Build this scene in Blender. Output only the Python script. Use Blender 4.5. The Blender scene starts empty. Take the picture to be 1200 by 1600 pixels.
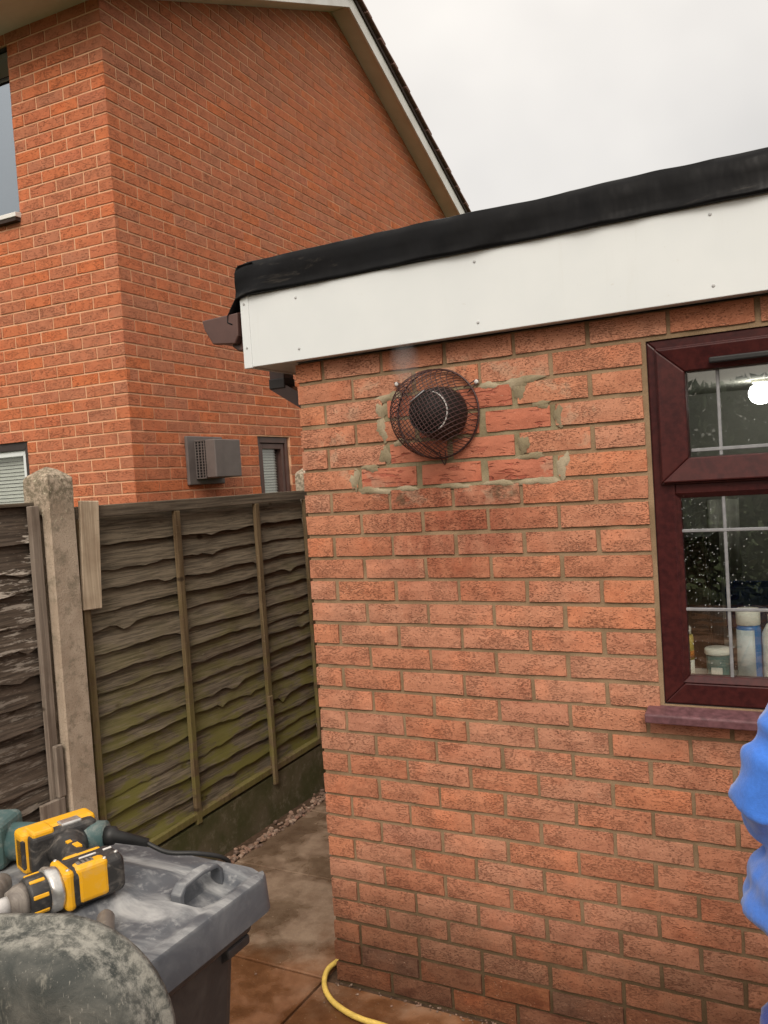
import bpy, bmesh, math, random
from mathutils import Vector, Matrix, noise
rnd = random.Random(7)
S = bpy.context.scene
COL = S.collection
RAD = math.radians

# ------------------------------------------------------------------ camera
CAM_LOC = Vector((1.6138, -2.4448, 1.7466))
RIGHT = Vector((0.8803, 0.4697, -0.0647)); UP = Vector((0.0400, 0.0629, 0.9972)); FWD = Vector((-0.4706, 0.8816, -0.0369))
F_PX = 1316.35
cd = bpy.data.cameras.new("camera"); cam = bpy.data.objects.new("camera", cd); COL.objects.link(cam)
RIGHT = FWD.cross(UP).normalized(); UP = RIGHT.cross(FWD).normalized(); FWD.normalize()
rot = Matrix((RIGHT, UP, -FWD)).transposed()
cam.matrix_world = Matrix.Translation(CAM_LOC) @ rot.to_4x4()
cd.sensor_fit = 'VERTICAL'; cd.sensor_height = 36.0; cd.lens = 36.0 * F_PX / 1600.0
cd.clip_start = 0.05; cd.clip_end = 1500
S.camera = cam
S.render.resolution_x, S.render.resolution_y = 768, 1024

# ------------------------------------------------------------------ sky, sun, exposure
SUN_EL, SUN_AZ = RAD(42), RAD(160)          # azimuth: direction the light comes from, measured clockwise from +Y
W = bpy.data.worlds.new("World"); S.world = W; W.use_nodes = True
wn = W.node_tree.nodes; wl = W.node_tree.links; wn.clear()
wo = wn.new("ShaderNodeOutputWorld")
sky = wn.new("ShaderNodeTexSky"); sky.sky_type = 'NISHITA'; sky.sun_disc = False
sky.sun_elevation = SUN_EL; sky.sun_rotation = SUN_AZ; sky.dust_density = 8.0; sky.air_density = 1.0; sky.ozone_density = 0.6
bg1 = wn.new("ShaderNodeBackground"); bg1.inputs[1].default_value = 0.05
wl.new(sky.outputs[0], bg1.inputs[0])
# overcast cloud layer: brighter towards the zenith, as a real overcast sky, with soft cloud mottling
tc = wn.new("ShaderNodeTexCoord"); sep = wn.new("ShaderNodeSeparateXYZ"); wl.new(tc.outputs['Generated'], sep.inputs[0])
mr = wn.new("ShaderNodeMapRange"); mr.inputs[1].default_value = 0.0; mr.inputs[2].default_value = 1.0; mr.inputs[3].default_value = 0.40; mr.inputs[4].default_value = 1.30
wl.new(sep.outputs[2], mr.inputs[0])
nz = wn.new("ShaderNodeTexNoise"); nz.inputs['Scale'].default_value = 2.6; nz.inputs['Detail'].default_value = 4
wl.new(tc.outputs['Generated'], nz.inputs[0])
mr2 = wn.new("ShaderNodeMapRange"); mr2.inputs[1].default_value = 0.3; mr2.inputs[2].default_value = 0.7; mr2.inputs[3].default_value = 0.80; mr2.inputs[4].default_value = 1.12
wl.new(nz.outputs[0], mr2.inputs[0])
mm = wn.new("ShaderNodeMath"); mm.operation = 'MULTIPLY'; wl.new(mr.outputs[0], mm.inputs[0]); wl.new(mr2.outputs[0], mm.inputs[1])
bg2 = wn.new("ShaderNodeBackground"); bg2.inputs[0].default_value = (1.0, 0.925, 0.815, 1); wl.new(mm.outputs[0], bg2.inputs[1])
addw = wn.new("ShaderNodeAddShader"); wl.new(bg1.outputs[0], addw.inputs[0]); wl.new(bg2.outputs[0], addw.inputs[1])
wl.new(addw.outputs[0], wo.inputs[0])
sd = bpy.data.lights.new("sun", 'SUN'); sd.energy = 1.5; sd.angle = RAD(25); sd.color = (1.0, 0.95, 0.88)
so = bpy.data.objects.new("sun", sd); COL.objects.link(so)
sdir = Vector((math.sin(SUN_AZ) * math.cos(SUN_EL), math.cos(SUN_AZ) * math.cos(SUN_EL), math.sin(SUN_EL)))
so.rotation_euler = sdir.to_track_quat('Z', 'Y').to_euler()
so.location = sdir * 12
S.view_settings.view_transform = 'Standard'; S.view_settings.look = 'None'
S.view_settings.gamma = 1.0; S.view_settings.exposure = 0.14; S.view_settings.use_curve_mapping = False

# ------------------------------------------------------------------ node helpers
class NT:
    def __init__(s, name, rough=0.8, spec=0.3, metal=0.0):
        s.m = bpy.data.materials.new(name); s.m.use_nodes = True
        s.n = s.m.node_tree.nodes; s.l = s.m.node_tree.links; s.n.clear()
        s.out = s.n.new("ShaderNodeOutputMaterial"); s.p = s.n.new("ShaderNodeBsdfPrincipled")
        s.l.new(s.p.outputs[0], s.out.inputs[0])
        s.set(s.p.inputs['Roughness'], rough); s.set(s.p.inputs['Specular IOR Level'], spec); s.set(s.p.inputs['Metallic'], metal)
    def set(s, sock, v):
        if hasattr(v, 'is_linked') or isinstance(v, bpy.types.NodeSocket): s.l.new(v, sock)
        elif isinstance(v, (tuple, list)): sock.default_value = tuple(v) + ((1,) if len(v) == 3 and len(sock.default_value) == 4 else ())
        else: sock.default_value = v
    def node(s, t, **kw):
        n = s.n.new(t)
        for k, v in kw.items(): setattr(n, k, v)
        return n
    def pos(s): return s.node("ShaderNodeNewGeometry").outputs['Position']
    def obj(s): return s.node("ShaderNodeTexCoord").outputs['Object']
    def mapping(s, v, scale=(1, 1, 1), loc=(0, 0, 0)):
        n = s.node("ShaderNodeMapping"); s.set(n.inputs[0], v); n.inputs['Scale'].default_value = scale
        if isinstance(loc, tuple): n.inputs['Location'].default_value = loc
        else: s.set(n.inputs['Location'], loc)
        return n.outputs[0]
    def noise(s, v, scale=5, detail=3, rough=0.5, dist=0.0):
        n = s.node("ShaderNodeTexNoise"); s.set(n.inputs['Vector'], v); n.inputs['Scale'].default_value = scale
        n.inputs['Detail'].default_value = detail; n.inputs['Roughness'].default_value = rough; n.inputs['Distortion'].default_value = dist
        return n.outputs[0]
    def ramp(s, f, a, b, lo=0.0, hi=1.0):
        n = s.node("ShaderNodeMapRange"); n.interpolation_type = 'SMOOTHSTEP'
        s.set(n.inputs[0], f); s.set(n.inputs[1], a); s.set(n.inputs[2], b); s.set(n.inputs[3], lo); s.set(n.inputs[4], hi); return n.outputs[0]
    def math(s, op, a, b=0.0, c=None):
        n = s.node("ShaderNodeMath", operation=op); s.set(n.inputs[0], a); s.set(n.inputs[1], b)
        if c is not None: s.set(n.inputs[2], c)
        return n.outputs[0]
    def mix(s, f, a, b, blend='MIX'):
        n = s.node("ShaderNodeMix", data_type='RGBA', blend_type=blend); s.set(n.inputs[0], f); s.set(n.inputs[6], a); s.set(n.inputs[7], b); return n.outputs[2]
    def cramp(s, f, stops):
        n = s.node("ShaderNodeValToRGB"); e = n.color_ramp.elements
        while len(e) < len(stops): e.new(0.5)
        for el, (p, c) in zip(e, stops): el.position = p; el.color = tuple(c) + (1,)
        s.set(n.inputs[0], f); return n.outputs[0]
    def bump(s, h, strength=0.5, dist=0.003, normal=None):
        n = s.node("ShaderNodeBump"); n.inputs['Strength'].default_value = strength; n.inputs['Distance'].default_value = dist
        s.set(n.inputs['Height'], h)
        if normal: s.set(n.inputs['Normal'], normal)
        return n.outputs[0]
    def rand(s):
        a = s.node("ShaderNodeObjectInfo").outputs['Random']; b = s.node("ShaderNodeNewGeometry").outputs['Random Per Island']
        return s.math('FRACT', s.math('ADD', a, b))
    def xyz(s, v):
        n = s.node("ShaderNodeSeparateXYZ"); s.set(n.inputs[0], v); return n.outputs
    def color(s, c): s.set(s.p.inputs['Base Color'], c)
    def rough(s, c): s.set(s.p.inputs['Roughness'], c)
    def normal(s, c): s.set(s.p.inputs['Normal'], c)

def mat_brick(name, stops, crease=(115, 115, 380), crease_amt=0.66, blotch=0.5, dark=(0.19, 0.070, 0.040), stain=None, fresh=False):
    t = NT(name, 0.88, 0.25); r = t.rand(); P = t.pos()
    off = t.node("ShaderNodeCombineXYZ"); t.set(off.inputs[0], t.math('MULTIPLY', r, 37.0)); t.set(off.inputs[1], t.math('MULTIPLY', r, 11.0)); t.set(off.inputs[2], t.math('MULTIPLY', r, 23.0))
    va = t.node("ShaderNodeVectorMath", operation='ADD'); t.set(va.inputs[0], P); t.set(va.inputs[1], off.outputs[0]); PP = va.outputs[0]
    base = t.cramp(r, stops)
    bl = t.noise(t.mapping(PP, (1, 1, 1.6)), 16, 4, 0.6)
    base = t.mix(t.ramp(bl, 0.42, 0.72, 0, blotch), base, t.mix(1, base, (0.62, 0.52, 0.50), 'MULTIPLY'))
    bl2 = t.noise(PP, 9, 2, 0.5)
    base = t.mix(t.ramp(bl2, 0.48, 0.70, 0, blotch), base, t.mix(1, base, (1.28, 1.12, 1.02), 'MULTIPLY'))
    fine = t.noise(PP, 420, 3, 0.7)
    base = t.mix(t.ramp(fine, 0.30, 0.70, 0.55, 0.0), base, t.mix(1, base, (0.70, 0.62, 0.58), 'MULTIPLY'))
    cr = t.noise(t.mapping(PP, crease), 1.0, 2, 0.5, 0.5)
    dens = t.noise(PP, 14, 2, 0.5)
    thr = t.ramp(dens, 0.33, 0.67, 0.37, 0.485)
    cm = t.ramp(cr, t.math('SUBTRACT', thr, 0.07), thr, 1.0, 0.0)
    r2 = t.math('FRACT', t.math('MULTIPLY', r, 13.7)); col = t.mix(t.math('MULTIPLY', cm, t.math('MULTIPLY_ADD', r2, crease_amt * 0.65, crease_amt * 0.35)), base, dark)
    lm = t.noise(t.mapping(PP, (130, 130, 260)), 1.0, 2, 0.5)
    col = t.mix(t.ramp(lm, 0.68, 0.78, 0, 0.55), col, (0.66, 0.46, 0.33))
    if stain: col = stain(t, P, col)
    t.color(col)
    h = t.math('SUBTRACT', t.math('MULTIPLY', t.noise(PP, 60, 4, 0.6), 0.6), cm)
    h = t.math('ADD', h, t.math('MULTIPLY', fine, 0.4))
    t.normal(t.bump(h, 0.9, 0.0045))
    return t.m

def front_stain(t, P, col):
    x, y, z = t.xyz(P)
    n1 = t.noise(P, 5, 4, 0.6); n2 = t.noise(t.mapping(P, (3, 3, 1)), 6, 4, 0.6)
    # damp, algae and splash dirt on the lowest courses
    low = t.ramp(t.math('ADD', z, t.math('MULTIPLY', n1, 0.30)), 0.32, 0.62, 0.9, 0.0)
    col = t.mix(low, col, t.mix(1, col, (0.45, 0.46, 0.44), 'MULTIPLY'))
    # sooty water mark under the flue
    sx = t.ramp(t.math('ABSOLUTE', t.math('SUBTRACT', x, 0.55)), 0.10, 0.42, 1.0, 0.0)
    sz = t.math('MULTIPLY', t.ramp(z, 1.28, 1.55, 0, 1), t.ramp(z, 1.70, 1.78, 1, 0))
    st = t.math('MULTIPLY', t.math('MULTIPLY', sx, sz), t.ramp(n2, 0.32, 0.62, 0.15, 1.0))
    col = t.mix(t.math('MULTIPLY', st, 0.9), col, t.mix(1, col, (0.60, 0.44, 0.42), 'MULTIPLY'))
    for (bx, bz, w_) in ((0.365, 1.683, 0.055), (0.725, 1.690, 0.060)):
        q = t.math('ADD', t.math('POWER', t.math('DIVIDE', t.math('SUBTRACT', x, bx), w_), 2.0), t.math('POWER', t.math('DIVIDE', t.math('SUBTRACT', z, bz), 0.024), 2.0))
        bm_ = t.math('MULTIPLY', t.ramp(q, 0.1, 1.3, 1.0, 0.0), t.ramp(t.noise(P, 30, 4, 0.6), 0.35, 0.6))
        col = t.mix(t.math('MULTIPLY', bm_, 0.75), col, (0.10, 0.075, 0.045))
    # smeared mortar round the rebuilt patch
    ex = t.math('DIVIDE', t.math('SUBTRACT', x, 0.555), 0.43); ez = t.math('DIVIDE', t.math('SUBTRACT', z, 1.885), 0.21)
    d = t.math('SQRT', t.math('ADD', t.math('MULTIPLY', ex, ex), t.math('MULTIPLY', ez, ez)))
    ring = t.ramp(t.math('ABSOLUTE', t.math('SUBTRACT', d, 0.98)), 0.04, 0.20, 1.0, 0.0)
    sm = t.math('MULTIPLY', ring, t.ramp(t.noise(P, 13, 5, 0.65), 0.50, 0.58))
    col = t.mix(t.math('MULTIPLY', sm, 0.30), col, (0.46, 0.38, 0.27))
    return col

B_FRONT = [(0.0, (0.48, 0.200, 0.115)), (0.2, (0.53, 0.236, 0.142)), (0.45, (0.55, 0.265, 0.168)), (0.65, (0.51, 0.250, 0.160)), (0.82, (0.57, 0.235, 0.128)), (1.0, (0.49, 0.232, 0.152))]
B_HOUSE = [(0.0, (0.53, 0.175, 0.082)), (0.2, (0.46, 0.185, 0.106)), (0.42, (0.55, 0.175, 0.078)), (0.62, (0.48, 0.186, 0.106)), (0.8, (0.58, 0.176, 0.070)), (1.0, (0.49, 0.172, 0.096))]
M = {}
M['brick_front'] = mat_brick('brick_front', B_FRONT, stain=front_stain)
M['brick_new'] = mat_brick('brick_new', [(0, (0.50, 0.178, 0.108)), (0.5, (0.53, 0.205, 0.128)), (1, (0.47, 0.160, 0.098))], crease=(22, 22, 95), crease_amt=0.6, blotch=0.35, dark=(0.25, 0.05, 0.035), stain=front_stain)
M['brick_plinth'] = mat_brick('brick_plinth', [(0, (0.215, 0.088, 0.045)), (0.35, (0.15, 0.080, 0.052)), (0.6, (0.24, 0.092, 0.043)), (1, (0.17, 0.080, 0.050))], crease_amt=0.35, blotch=0.8)
M['brick_house'] = mat_brick('brick_house', B_HOUSE, crease=(60, 60, 160), crease_amt=0.45, blotch=0.4, dark=(0.16, 0.05, 0.025))

def simple(name, c, rough=0.6, spec=0.4, var=0.12, scale=30, bump=0.0, bscale=80, metal=0, dist=0.002):
    t = NT(name, rough, spec, metal); P = t.obj()
    n = t.noise(P, scale, 4, 0.6)
    a = tuple(min(1, v * (1 + var)) for v in c); b = tuple(v * (1 - var) for v in c)
    t.color(t.mix(t.ramp(n, 0.3, 0.7), b, a))
    t.rough(t.ramp(t.noise(P, scale * 0.6, 3), 0.3, 0.7, max(0.02, rough - 0.08), min(1, rough + 0.08)))
    if bump: t.normal(t.bump(t.noise(P, bscale, 4, 0.6), bump, dist))
    return t.m

def mat_mortar(name, a, b, dirt=False):
    t = NT(name, 0.95, 0.1); P = t.pos()
    c = t.mix(t.ramp(t.noise(P, 9, 4), 0.35, 0.65), a, b)
    c = t.mix(t.ramp(t.noise(P, 300, 2), 0.4, 0.7, 0, 0.5), c, t.mix(1, c, (0.65, 0.63, 0.6), 'MULTIPLY'))
    if dirt:
        z = t.xyz(P)[2]; low = t.ramp(t.math('ADD', z, t.math('MULTIPLY', t.noise(P, 5, 4, 0.6), 0.30)), 0.28, 0.66, 0.9, 0.0); c = t.mix(low, c, t.mix(1, c, (0.34, 0.33, 0.30), 'MULTIPLY'))
    t.color(c); t.normal(t.bump(t.noise(P, 220, 4, 0.7), 0.6, 0.002)); return t.m
M['mortar_front'] = mat_mortar('mortar_front', (0.215, 0.150, 0.090), (0.300, 0.212, 0.132), True)
M['mortar_grey'] = mat_mortar('mortar_grey', (0.20, 0.165, 0.098), (0.31, 0.26, 0.165))
M['mortar_smear'] = mat_mortar('mortar_smear', (0.23, 0.19, 0.12), (0.38, 0.32, 0.225))
M['mortar_house'] = mat_mortar('mortar_house', (0.64, 0.36, 0.215), (0.72, 0.43, 0.27))

t = NT('upvc', 0.32, 0.45); P = t.pos()
c = t.mix(t.ramp(t.noise(P, 5, 3), 0.3, 0.7), (0.625, 0.662, 0.672), (0.655, 0.690, 0.698))
c = t.mix(t.ramp(t.noise(t.mapping(P, (16, 16, 1.2)), 1.0, 5, 0.7), 0.56, 0.80, 0, 0.30), c, (0.50, 0.50, 0.46))
c = t.mix(t.ramp(t.noise(P, 45, 4, 0.7), 0.66, 0.78, 0, 0.35), c, (0.46, 0.43, 0.37))
t.color(c); M['upvc'] = t.m
t = NT('bargeboard_white', 0.45, 0.4); n = t.noise(t.pos(), 3, 4); t.color(t.mix(t.ramp(n, 0.4, 0.7), (0.74, 0.73, 0.71), (0.62, 0.60, 0.57))); M['barge'] = t.m
M['screw_head'] = simple('screw_head', (0.42, 0.43, 0.43), 0.5)
M['soffit'] = simple('soffit', (0.60, 0.545, 0.46), 0.7, 0.3, 0.06, 4)
# rubber membrane
t = NT('roof_membrane', 0.38, 0.11); P = t.pos()
c = t.mix(t.ramp(t.noise(t.mapping(P, (2.2, 2.2, 8)), 2.0, 5, 0.65, 0.6), 0.62, 0.74, 0, 0.40), (0.0045, 0.0045, 0.0052), (0.085, 0.074, 0.062))
t.color(c); t.rough(t.ramp(t.noise(P, 7, 3), 0.35, 0.65, 0.30, 0.60)); t.normal(t.bump(t.noise(t.mapping(P, (9, 9, 5)), 1, 3), 0.35, 0.02)); M['membrane'] = t.m
M['brown_plastic'] = simple('brown_plastic', (0.085, 0.043, 0.036), 0.36, 0.5, 0.12, 12)
M['dark_plastic'] = simple('dark_plastic', (0.035, 0.026, 0.025), 0.45, 0.5, 0.1, 20)
M['flue_plastic'] = simple('flue_plastic', (0.125, 0.105, 0.098), 0.5, 0.4, 0.1, 10)
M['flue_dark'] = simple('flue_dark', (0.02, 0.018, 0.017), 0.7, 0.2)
def mat_wood_pvc():
    t = NT('rosewood_upvc', 0.36, 0.25); P = t.pos()
    n = t.noise(t.mapping(P, (60, 60, 60)), 1, 4, 0.6); n2 = t.noise(t.mapping(P, (5, 5, 5)), 1, 3)
    c = t.mix(t.ramp(n, 0.3, 0.7), (0.030, 0.0065, 0.0072), (0.056, 0.012, 0.0115))
    c = t.mix(t.ramp(n2, 0.45, 0.75, 0, 0.6), c, (0.068, 0.016, 0.013)); t.color(c)
    t.normal(t.bump(n, 0.12, 0.0006)); return t.m
M['rosewood'] = mat_wood_pvc()
M['sill'] = simple('sill_upvc', (0.12, 0.055, 0.062), 0.42, 0.4, 0.3, 60, 0.2, 120)
M['black_rubber'] = simple('black_rubber', (0.014, 0.014, 0.014), 0.55, 0.4, 0.2)
M['lead'] = simple('lead', (0.26, 0.265, 0.275), 0.45, 0.5, 0.15, 40, metal=0.35)
# glass
def mat_glass(name, tint=(0.86, 0.89, 0.88), base=0.13, gain=0.8, gcol=(0.95, 0.96, 0.97)):
    m = bpy.data.materials.new(name); m.use_nodes = True; n = m.node_tree.nodes; l = m.node_tree.links; n.clear()
    o = n.new("ShaderNodeOutputMaterial"); mx = n.new("ShaderNodeMixShader"); tr = n.new("ShaderNodeBsdfTransparent"); gl = n.new("ShaderNodeBsdfGlossy")
    tr.inputs[0].default_value = tint + (1,); gl.inputs[0].default_value = gcol + (1,); gl.inputs['Roughness'].default_value = 0.01
    fr = n.new("ShaderNodeLayerWeight"); fr.inputs[0].default_value = 0.5
    pw = n.new("ShaderNodeMath"); pw.operation = 'POWER'; pw.inputs[1].default_value = 4.0; l.new(fr.outputs['Facing'], pw.inputs[0])
    ma = n.new("ShaderNodeMath"); ma.operation = 'MULTIPLY_ADD'; ma.inputs[1].default_value = gain; ma.inputs[2].default_value = base; ma.use_clamp = True
    l.new(pw.outputs[0], ma.inputs[0]); l.new(ma.outputs[0], mx.inputs[0]); l.new(tr.outputs[0], mx.inputs[1]); l.new(gl.outputs[0], mx.inputs[2]); l.new(mx.outputs[0], o.inputs[0])
    return m
M['glass'] = mat_glass('window_glass', (0.93, 0.95, 0.94))
M['glass_sky'] = mat_glass('house_glass', (0.35, 0.38, 0.40), 0.42, 1.0, (0.72, 0.80, 0.88))
t = NT('water_drop', 0.12, 0.6); t.color((0.55, 0.57, 0.57)); M['drop'] = t.m
M['blind'] = simple('blind', (0.60, 0.60, 0.56), 0.6, 0.3, 0.03)
M['interior'] = simple('interior_plaster', (0.42, 0.41, 0.36), 0.9, 0.1, 0.08, 3)
# concrete
def mat_concrete(name, a, b, c3, green=0.0, algae=False):
    t = NT(name, 0.92, 0.2); P = t.pos()
    c = t.mix(t.ramp(t.noise(P, 6, 5, 0.65), 0.35, 0.65), a, b)
    c = t.mix(t.ramp(t.noise(P, 22, 4, 0.7), 0.50, 0.68, 0, 0.8), c, c3)
    c = t.mix(t.ramp(t.noise(P, 170, 3, 0.7), 0.55, 0.70, 0, 0.6), c, (0.10, 0.085, 0.06))
    if algae:
        zz = t.xyz(P)[2]; ag = t.math('MULTIPLY', t.ramp(t.math('ADD', zz, t.math('MULTIPLY', t.noise(P, 12, 4), 0.25)), 1.72, 1.92), t.ramp(t.noise(P, 55, 5, 0.7), 0.38, 0.60)); c = t.mix(t.math('MULTIPLY', ag, 0.75), c, (0.11, 0.095, 0.06))
        sp_ = t.math('MULTIPLY', t.ramp(zz, 1.45, 1.75), t.ramp(t.noise(P, 70, 2, 0.5), 0.66, 0.70)); c = t.mix(sp_, c, (0.50, 0.45, 0.33))
    if green:
        x, y, z = t.xyz(P); g = t.math('MULTIPLY', t.ramp(t.noise(P, 7, 4), 0.35, 0.65), green); c = t.mix(g, c, (0.055, 0.058, 0.018))
    t.color(c); t.normal(t.bump(t.math('ADD', t.noise(P, 140, 4, 0.7), t.noise(P, 18, 3)), 0.7, 0.004)); return t.m
M['concrete'] = mat_concrete('post_concrete', (0.36, 0.285, 0.215), (0.47, 0.385, 0.30), (0.25, 0.21, 0.155), 0.0, True)
M['gravel_board'] = mat_concrete('gravel_board_concrete', (0.13, 0.105, 0.065), (0.09, 0.08, 0.04), (0.19, 0.16, 0.11), 0.7)
# patio
def mat_slab():
    t = NT('patio_slab', 0.5, 0.45); P = t.pos(); r = t.rand(); x, y, z = t.xyz(P)
    n = t.noise(P, 2.3, 5, 0.6); n2 = t.noise(P, 9, 5, 0.65)
    iron = t.mix(t.ramp(n2, 0.3, 0.7), (0.20, 0.088, 0.038), (0.31, 0.145, 0.068))
    grey = t.mix(t.ramp(n2, 0.3, 0.7), (0.185, 0.120, 0.078), (0.31, 0.222, 0.155))
    w = t.math('ADD', t.math('MULTIPLY', y, 0.9), t.math('MULTIPLY', t.math('SUBTRACT', n, 0.5), 1.3))
    c = t.mix(t.ramp(w, -0.10, 0.30), iron, grey)
    c = t.mix(t.math('MULTIPLY', r, 0.35), c, t.mix(1, c, (0.78, 0.72, 0.66), 'MULTIPLY'))
    wet = t.ramp(t.noise(t.mapping(P, (1, 1, 1), (3.1, 1.7, 0)), 2.6, 4, 0.6), 0.40, 0.56)
    c = t.mix(t.math('MULTIPLY', wet, 0.80), c, t.mix(1, c, (0.45, 0.42, 0.40), 'MULTIPLY'))
    c = t.mix(t.ramp(t.noise(P, 130, 2, 0.6), 0.66, 0.74, 0, 0.5), c, (0.42, 0.33, 0.24))
    t.color(c); t.rough(t.ramp(wet, 0, 1, 0.62, 0.16))
    t.normal(t.bump(t.math('ADD', t.noise(P, 60, 4, 0.7), t.math('MULTIPLY', t.noise(P, 300, 2), 0.5)), 0.35, 0.003)); return t.m
M['slab'] = mat_slab()
M['patio_bed'] = simple('patio_bed', (0.075, 0.045, 0.028), 0.9, 0.2, 0.3, 40, 0.6, 150)
M['lawn'] = simple('lawn', (0.055, 0.075, 0.025), 0.95, 0.1, 0.35, 3, 0.8, 40, dist=0.02)
def mat_pebble():
    t = NT('pebble', 0.75, 0.3); r = t.rand()
    t.color(t.cramp(r, [(0, (0.17, 0.10, 0.07)), (0.3, (0.26, 0.165, 0.115)), (0.6, (0.13, 0.085, 0.065)), (0.8, (0.34, 0.25, 0.19)), (1, (0.22, 0.115, 0.08))])); return t.m
M['pebble'] = mat_pebble()
# fence timber
def mat_timber(name, a, b, moss=0.0, paint=0.0, axis=(14, 5.0, 120)):
    t = NT(name, 0.85, 0.2); P = t.pos(); r = t.rand(); x, y, z = t.xyz(P)
    off = t.node("ShaderNodeCombineXYZ"); t.set(off.inputs[2], t.math('MULTIPLY', r, 9.0)); t.set(off.inputs[1], t.math('MULTIPLY', r, 17.0))
    va = t.node("ShaderNodeVectorMath", operation='ADD'); t.set(va.inputs[0], P); t.set(va.inputs[1], off.outputs[0]); PP = va.outputs[0]
    g = t.noise(t.mapping(PP, axis), 1.0, 5, 0.6, 0.6)
    c = t.mix(t.ramp(g, 0.32, 0.68), a, b)
    c = t.mix(t.math('MULTIPLY', r, 0.5), c, t.mix(1, c, (0.62, 0.60, 0.58), 'MULTIPLY'))
    c = t.mix(t.ramp(t.noise(PP, 3.5, 4, 0.6), 0.48, 0.72, 0, 0.6), c, t.mix(1, c, (0.55, 0.48, 0.44), 'MULTIPLY'))
    vo = t.node('ShaderNodeTexVoronoi'); vo.inputs['Scale'].default_value = 1.0; t.set(vo.inputs['Vector'], t.mapping(PP, (3, 4.5, 9))); kn = t.ramp(vo.outputs['Distance'], 0.06, 0.14, 0.85, 0.0)
    c = t.mix(kn, c, (0.035, 0.022, 0.012))
    c = t.mix(t.ramp(t.noise(t.mapping(PP, (40, 30, 300)), 1.0, 3, 0.6), 0.62, 0.72, 0, 0.5), c, (0.30, 0.255, 0.18))
    if moss:
        m1 = t.ramp(t.math('ADD', z, t.math('MULTIPLY', t.noise(P, 3, 4), 0.9)), 0.75, 1.9, 1.0, 0.0)
        m2 = t.math('MULTIPLY', m1, t.ramp(t.noise(t.mapping(P, (2, 2, 7)), 2.2, 5, 0.65), 0.42, 0.58))
        c = t.mix(t.math('MULTIPLY', m2, moss), c, (0.155, 0.142, 0.034))
    if paint:
        pm = t.ramp(t.noise(t.mapping(PP, (20, 5, 40)), 1.0, 5, 0.75), 0.53, 0.60, 0, paint)
        c = t.mix(t.math('MULTIPLY', pm, t.ramp(z, 0.9, 1.6, 0.25, 1.0)), c, (0.47, 0.42, 0.36))
    t.color(c); t.normal(t.bump(g, 0.55, 0.003)); return t.m
M['slat'] = mat_timber('waney_slat', (0.088, 0.072, 0.052), (0.225, 0.185, 0.132), moss=0.9)
M['slat_dark'] = mat_timber('dark_waney_slat', (0.052, 0.040, 0.031), (0.125, 0.096, 0.074), paint=1.0)
M['batten'] = mat_timber('fence_batten', (0.115, 0.078, 0.042), (0.20, 0.145, 0.082), moss=0.6, axis=(60, 60, 4))
M['rail'] = mat_timber('fence_rail', (0.085, 0.068, 0.05), (0.19, 0.155, 0.115), axis=(60, 3, 90))
M['packer'] = mat_timber('fresh_board', (0.50, 0.40, 0.29), (0.70, 0.58, 0.43), axis=(60, 90, 3))
M['packer_grey'] = mat_timber('grey_board', (0.19, 0.155, 0.125), (0.31, 0.26, 0.215), axis=(60, 90, 3))
# bins, tub
def mat_dusty(name, base, dust, amt, scale=(7, 7, 7), lo=0.45, hi=0.70, rough=0.5, up=False):
    t = NT(name, rough, 0.4); P = t.obj()
    d = t.ramp(t.noise(t.mapping(P, scale), 1.0, 6, 0.62, 1.6), lo, hi)
    d2 = t.ramp(t.noise(P, 45, 4, 0.65), 0.5, 0.72, 0, 0.5)
    f = t.math('MULTIPLY', t.math('MAXIMUM', d, d2), amt)
    if up:
        nx = t.xyz(t.node("ShaderNodeNewGeometry").outputs['Normal'])[2]
        f = t.math('MULTIPLY', f, t.ramp(nx, 0.2, 0.9, 0.12, 1.0))
    t.color(t.mix(f, base, dust)); t.rough(t.math('MULTIPLY_ADD', f, 0.35, rough)); t.normal(t.bump(t.noise(P, 120, 3), 0.15, 0.001)); return t.m
M['bin_lid'] = mat_dusty('bin_lid', (0.080, 0.086, 0.098), (0.54, 0.54, 0.53), 0.74, (3, 8, 8), 0.42, 0.74, up=True)
M['bin_body'] = mat_dusty('bin_body', (0.048, 0.046, 0.047), (0.30, 0.27, 0.24), 0.15)
def mat_tub():
    t = NT('plaster_smeared_tub', 0.7, 0.3); P = t.obj()
    a = t.noise(P, 9, 6, 0.7, 0.8); b = t.noise(t.mapping(P, (30, 30, 7)), 1.0, 5, 0.7, 0.6); c0 = t.noise(P, 60, 5, 0.75)
    c = t.mix(t.ramp(a, 0.40, 0.70), (0.036, 0.040, 0.037), (0.098, 0.097, 0.086))
    c = t.mix(t.ramp(b, 0.58, 0.70, 0, 0.40), c, (0.30, 0.285, 0.24))
    c = t.mix(t.ramp(c0, 0.60, 0.72, 0, 0.40), c, (0.26, 0.245, 0.205))
    x, y, z = t.xyz(P)
    rim = t.math('MULTIPLY', t.ramp(y, -0.026, -0.006, 0.0, 1.0), t.ramp(t.noise(P, 48, 6, 0.75), 0.38, 0.64))
    c = t.mix(t.math('MULTIPLY', rim, 0.6), c, (0.38, 0.365, 0.32))
    sc = t.ramp(t.noise(t.mapping(P, (220, 220, 16)), 1.0, 3, 0.6, 1.5), 0.62, 0.70, 0, 0.45); c = t.mix(sc, c, (0.30, 0.285, 0.25))
    t.color(c); t.normal(t.bump(t.math('ADD', a, c0), 0.4, 0.004)); return t.m
M['tub'] = mat_tub()
M['tool_yellow'] = mat_dusty('tool_yellow', (0.72, 0.36, 0.010), (0.50, 0.40, 0.25), 0.30, (30, 30, 30), 0.5, 0.75, 0.42)
M['tool_black'] = mat_dusty('tool_black', (0.026, 0.025, 0.025), (0.32, 0.28, 0.24), 0.35, (26, 26, 26), 0.48, 0.75, 0.5)
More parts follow.
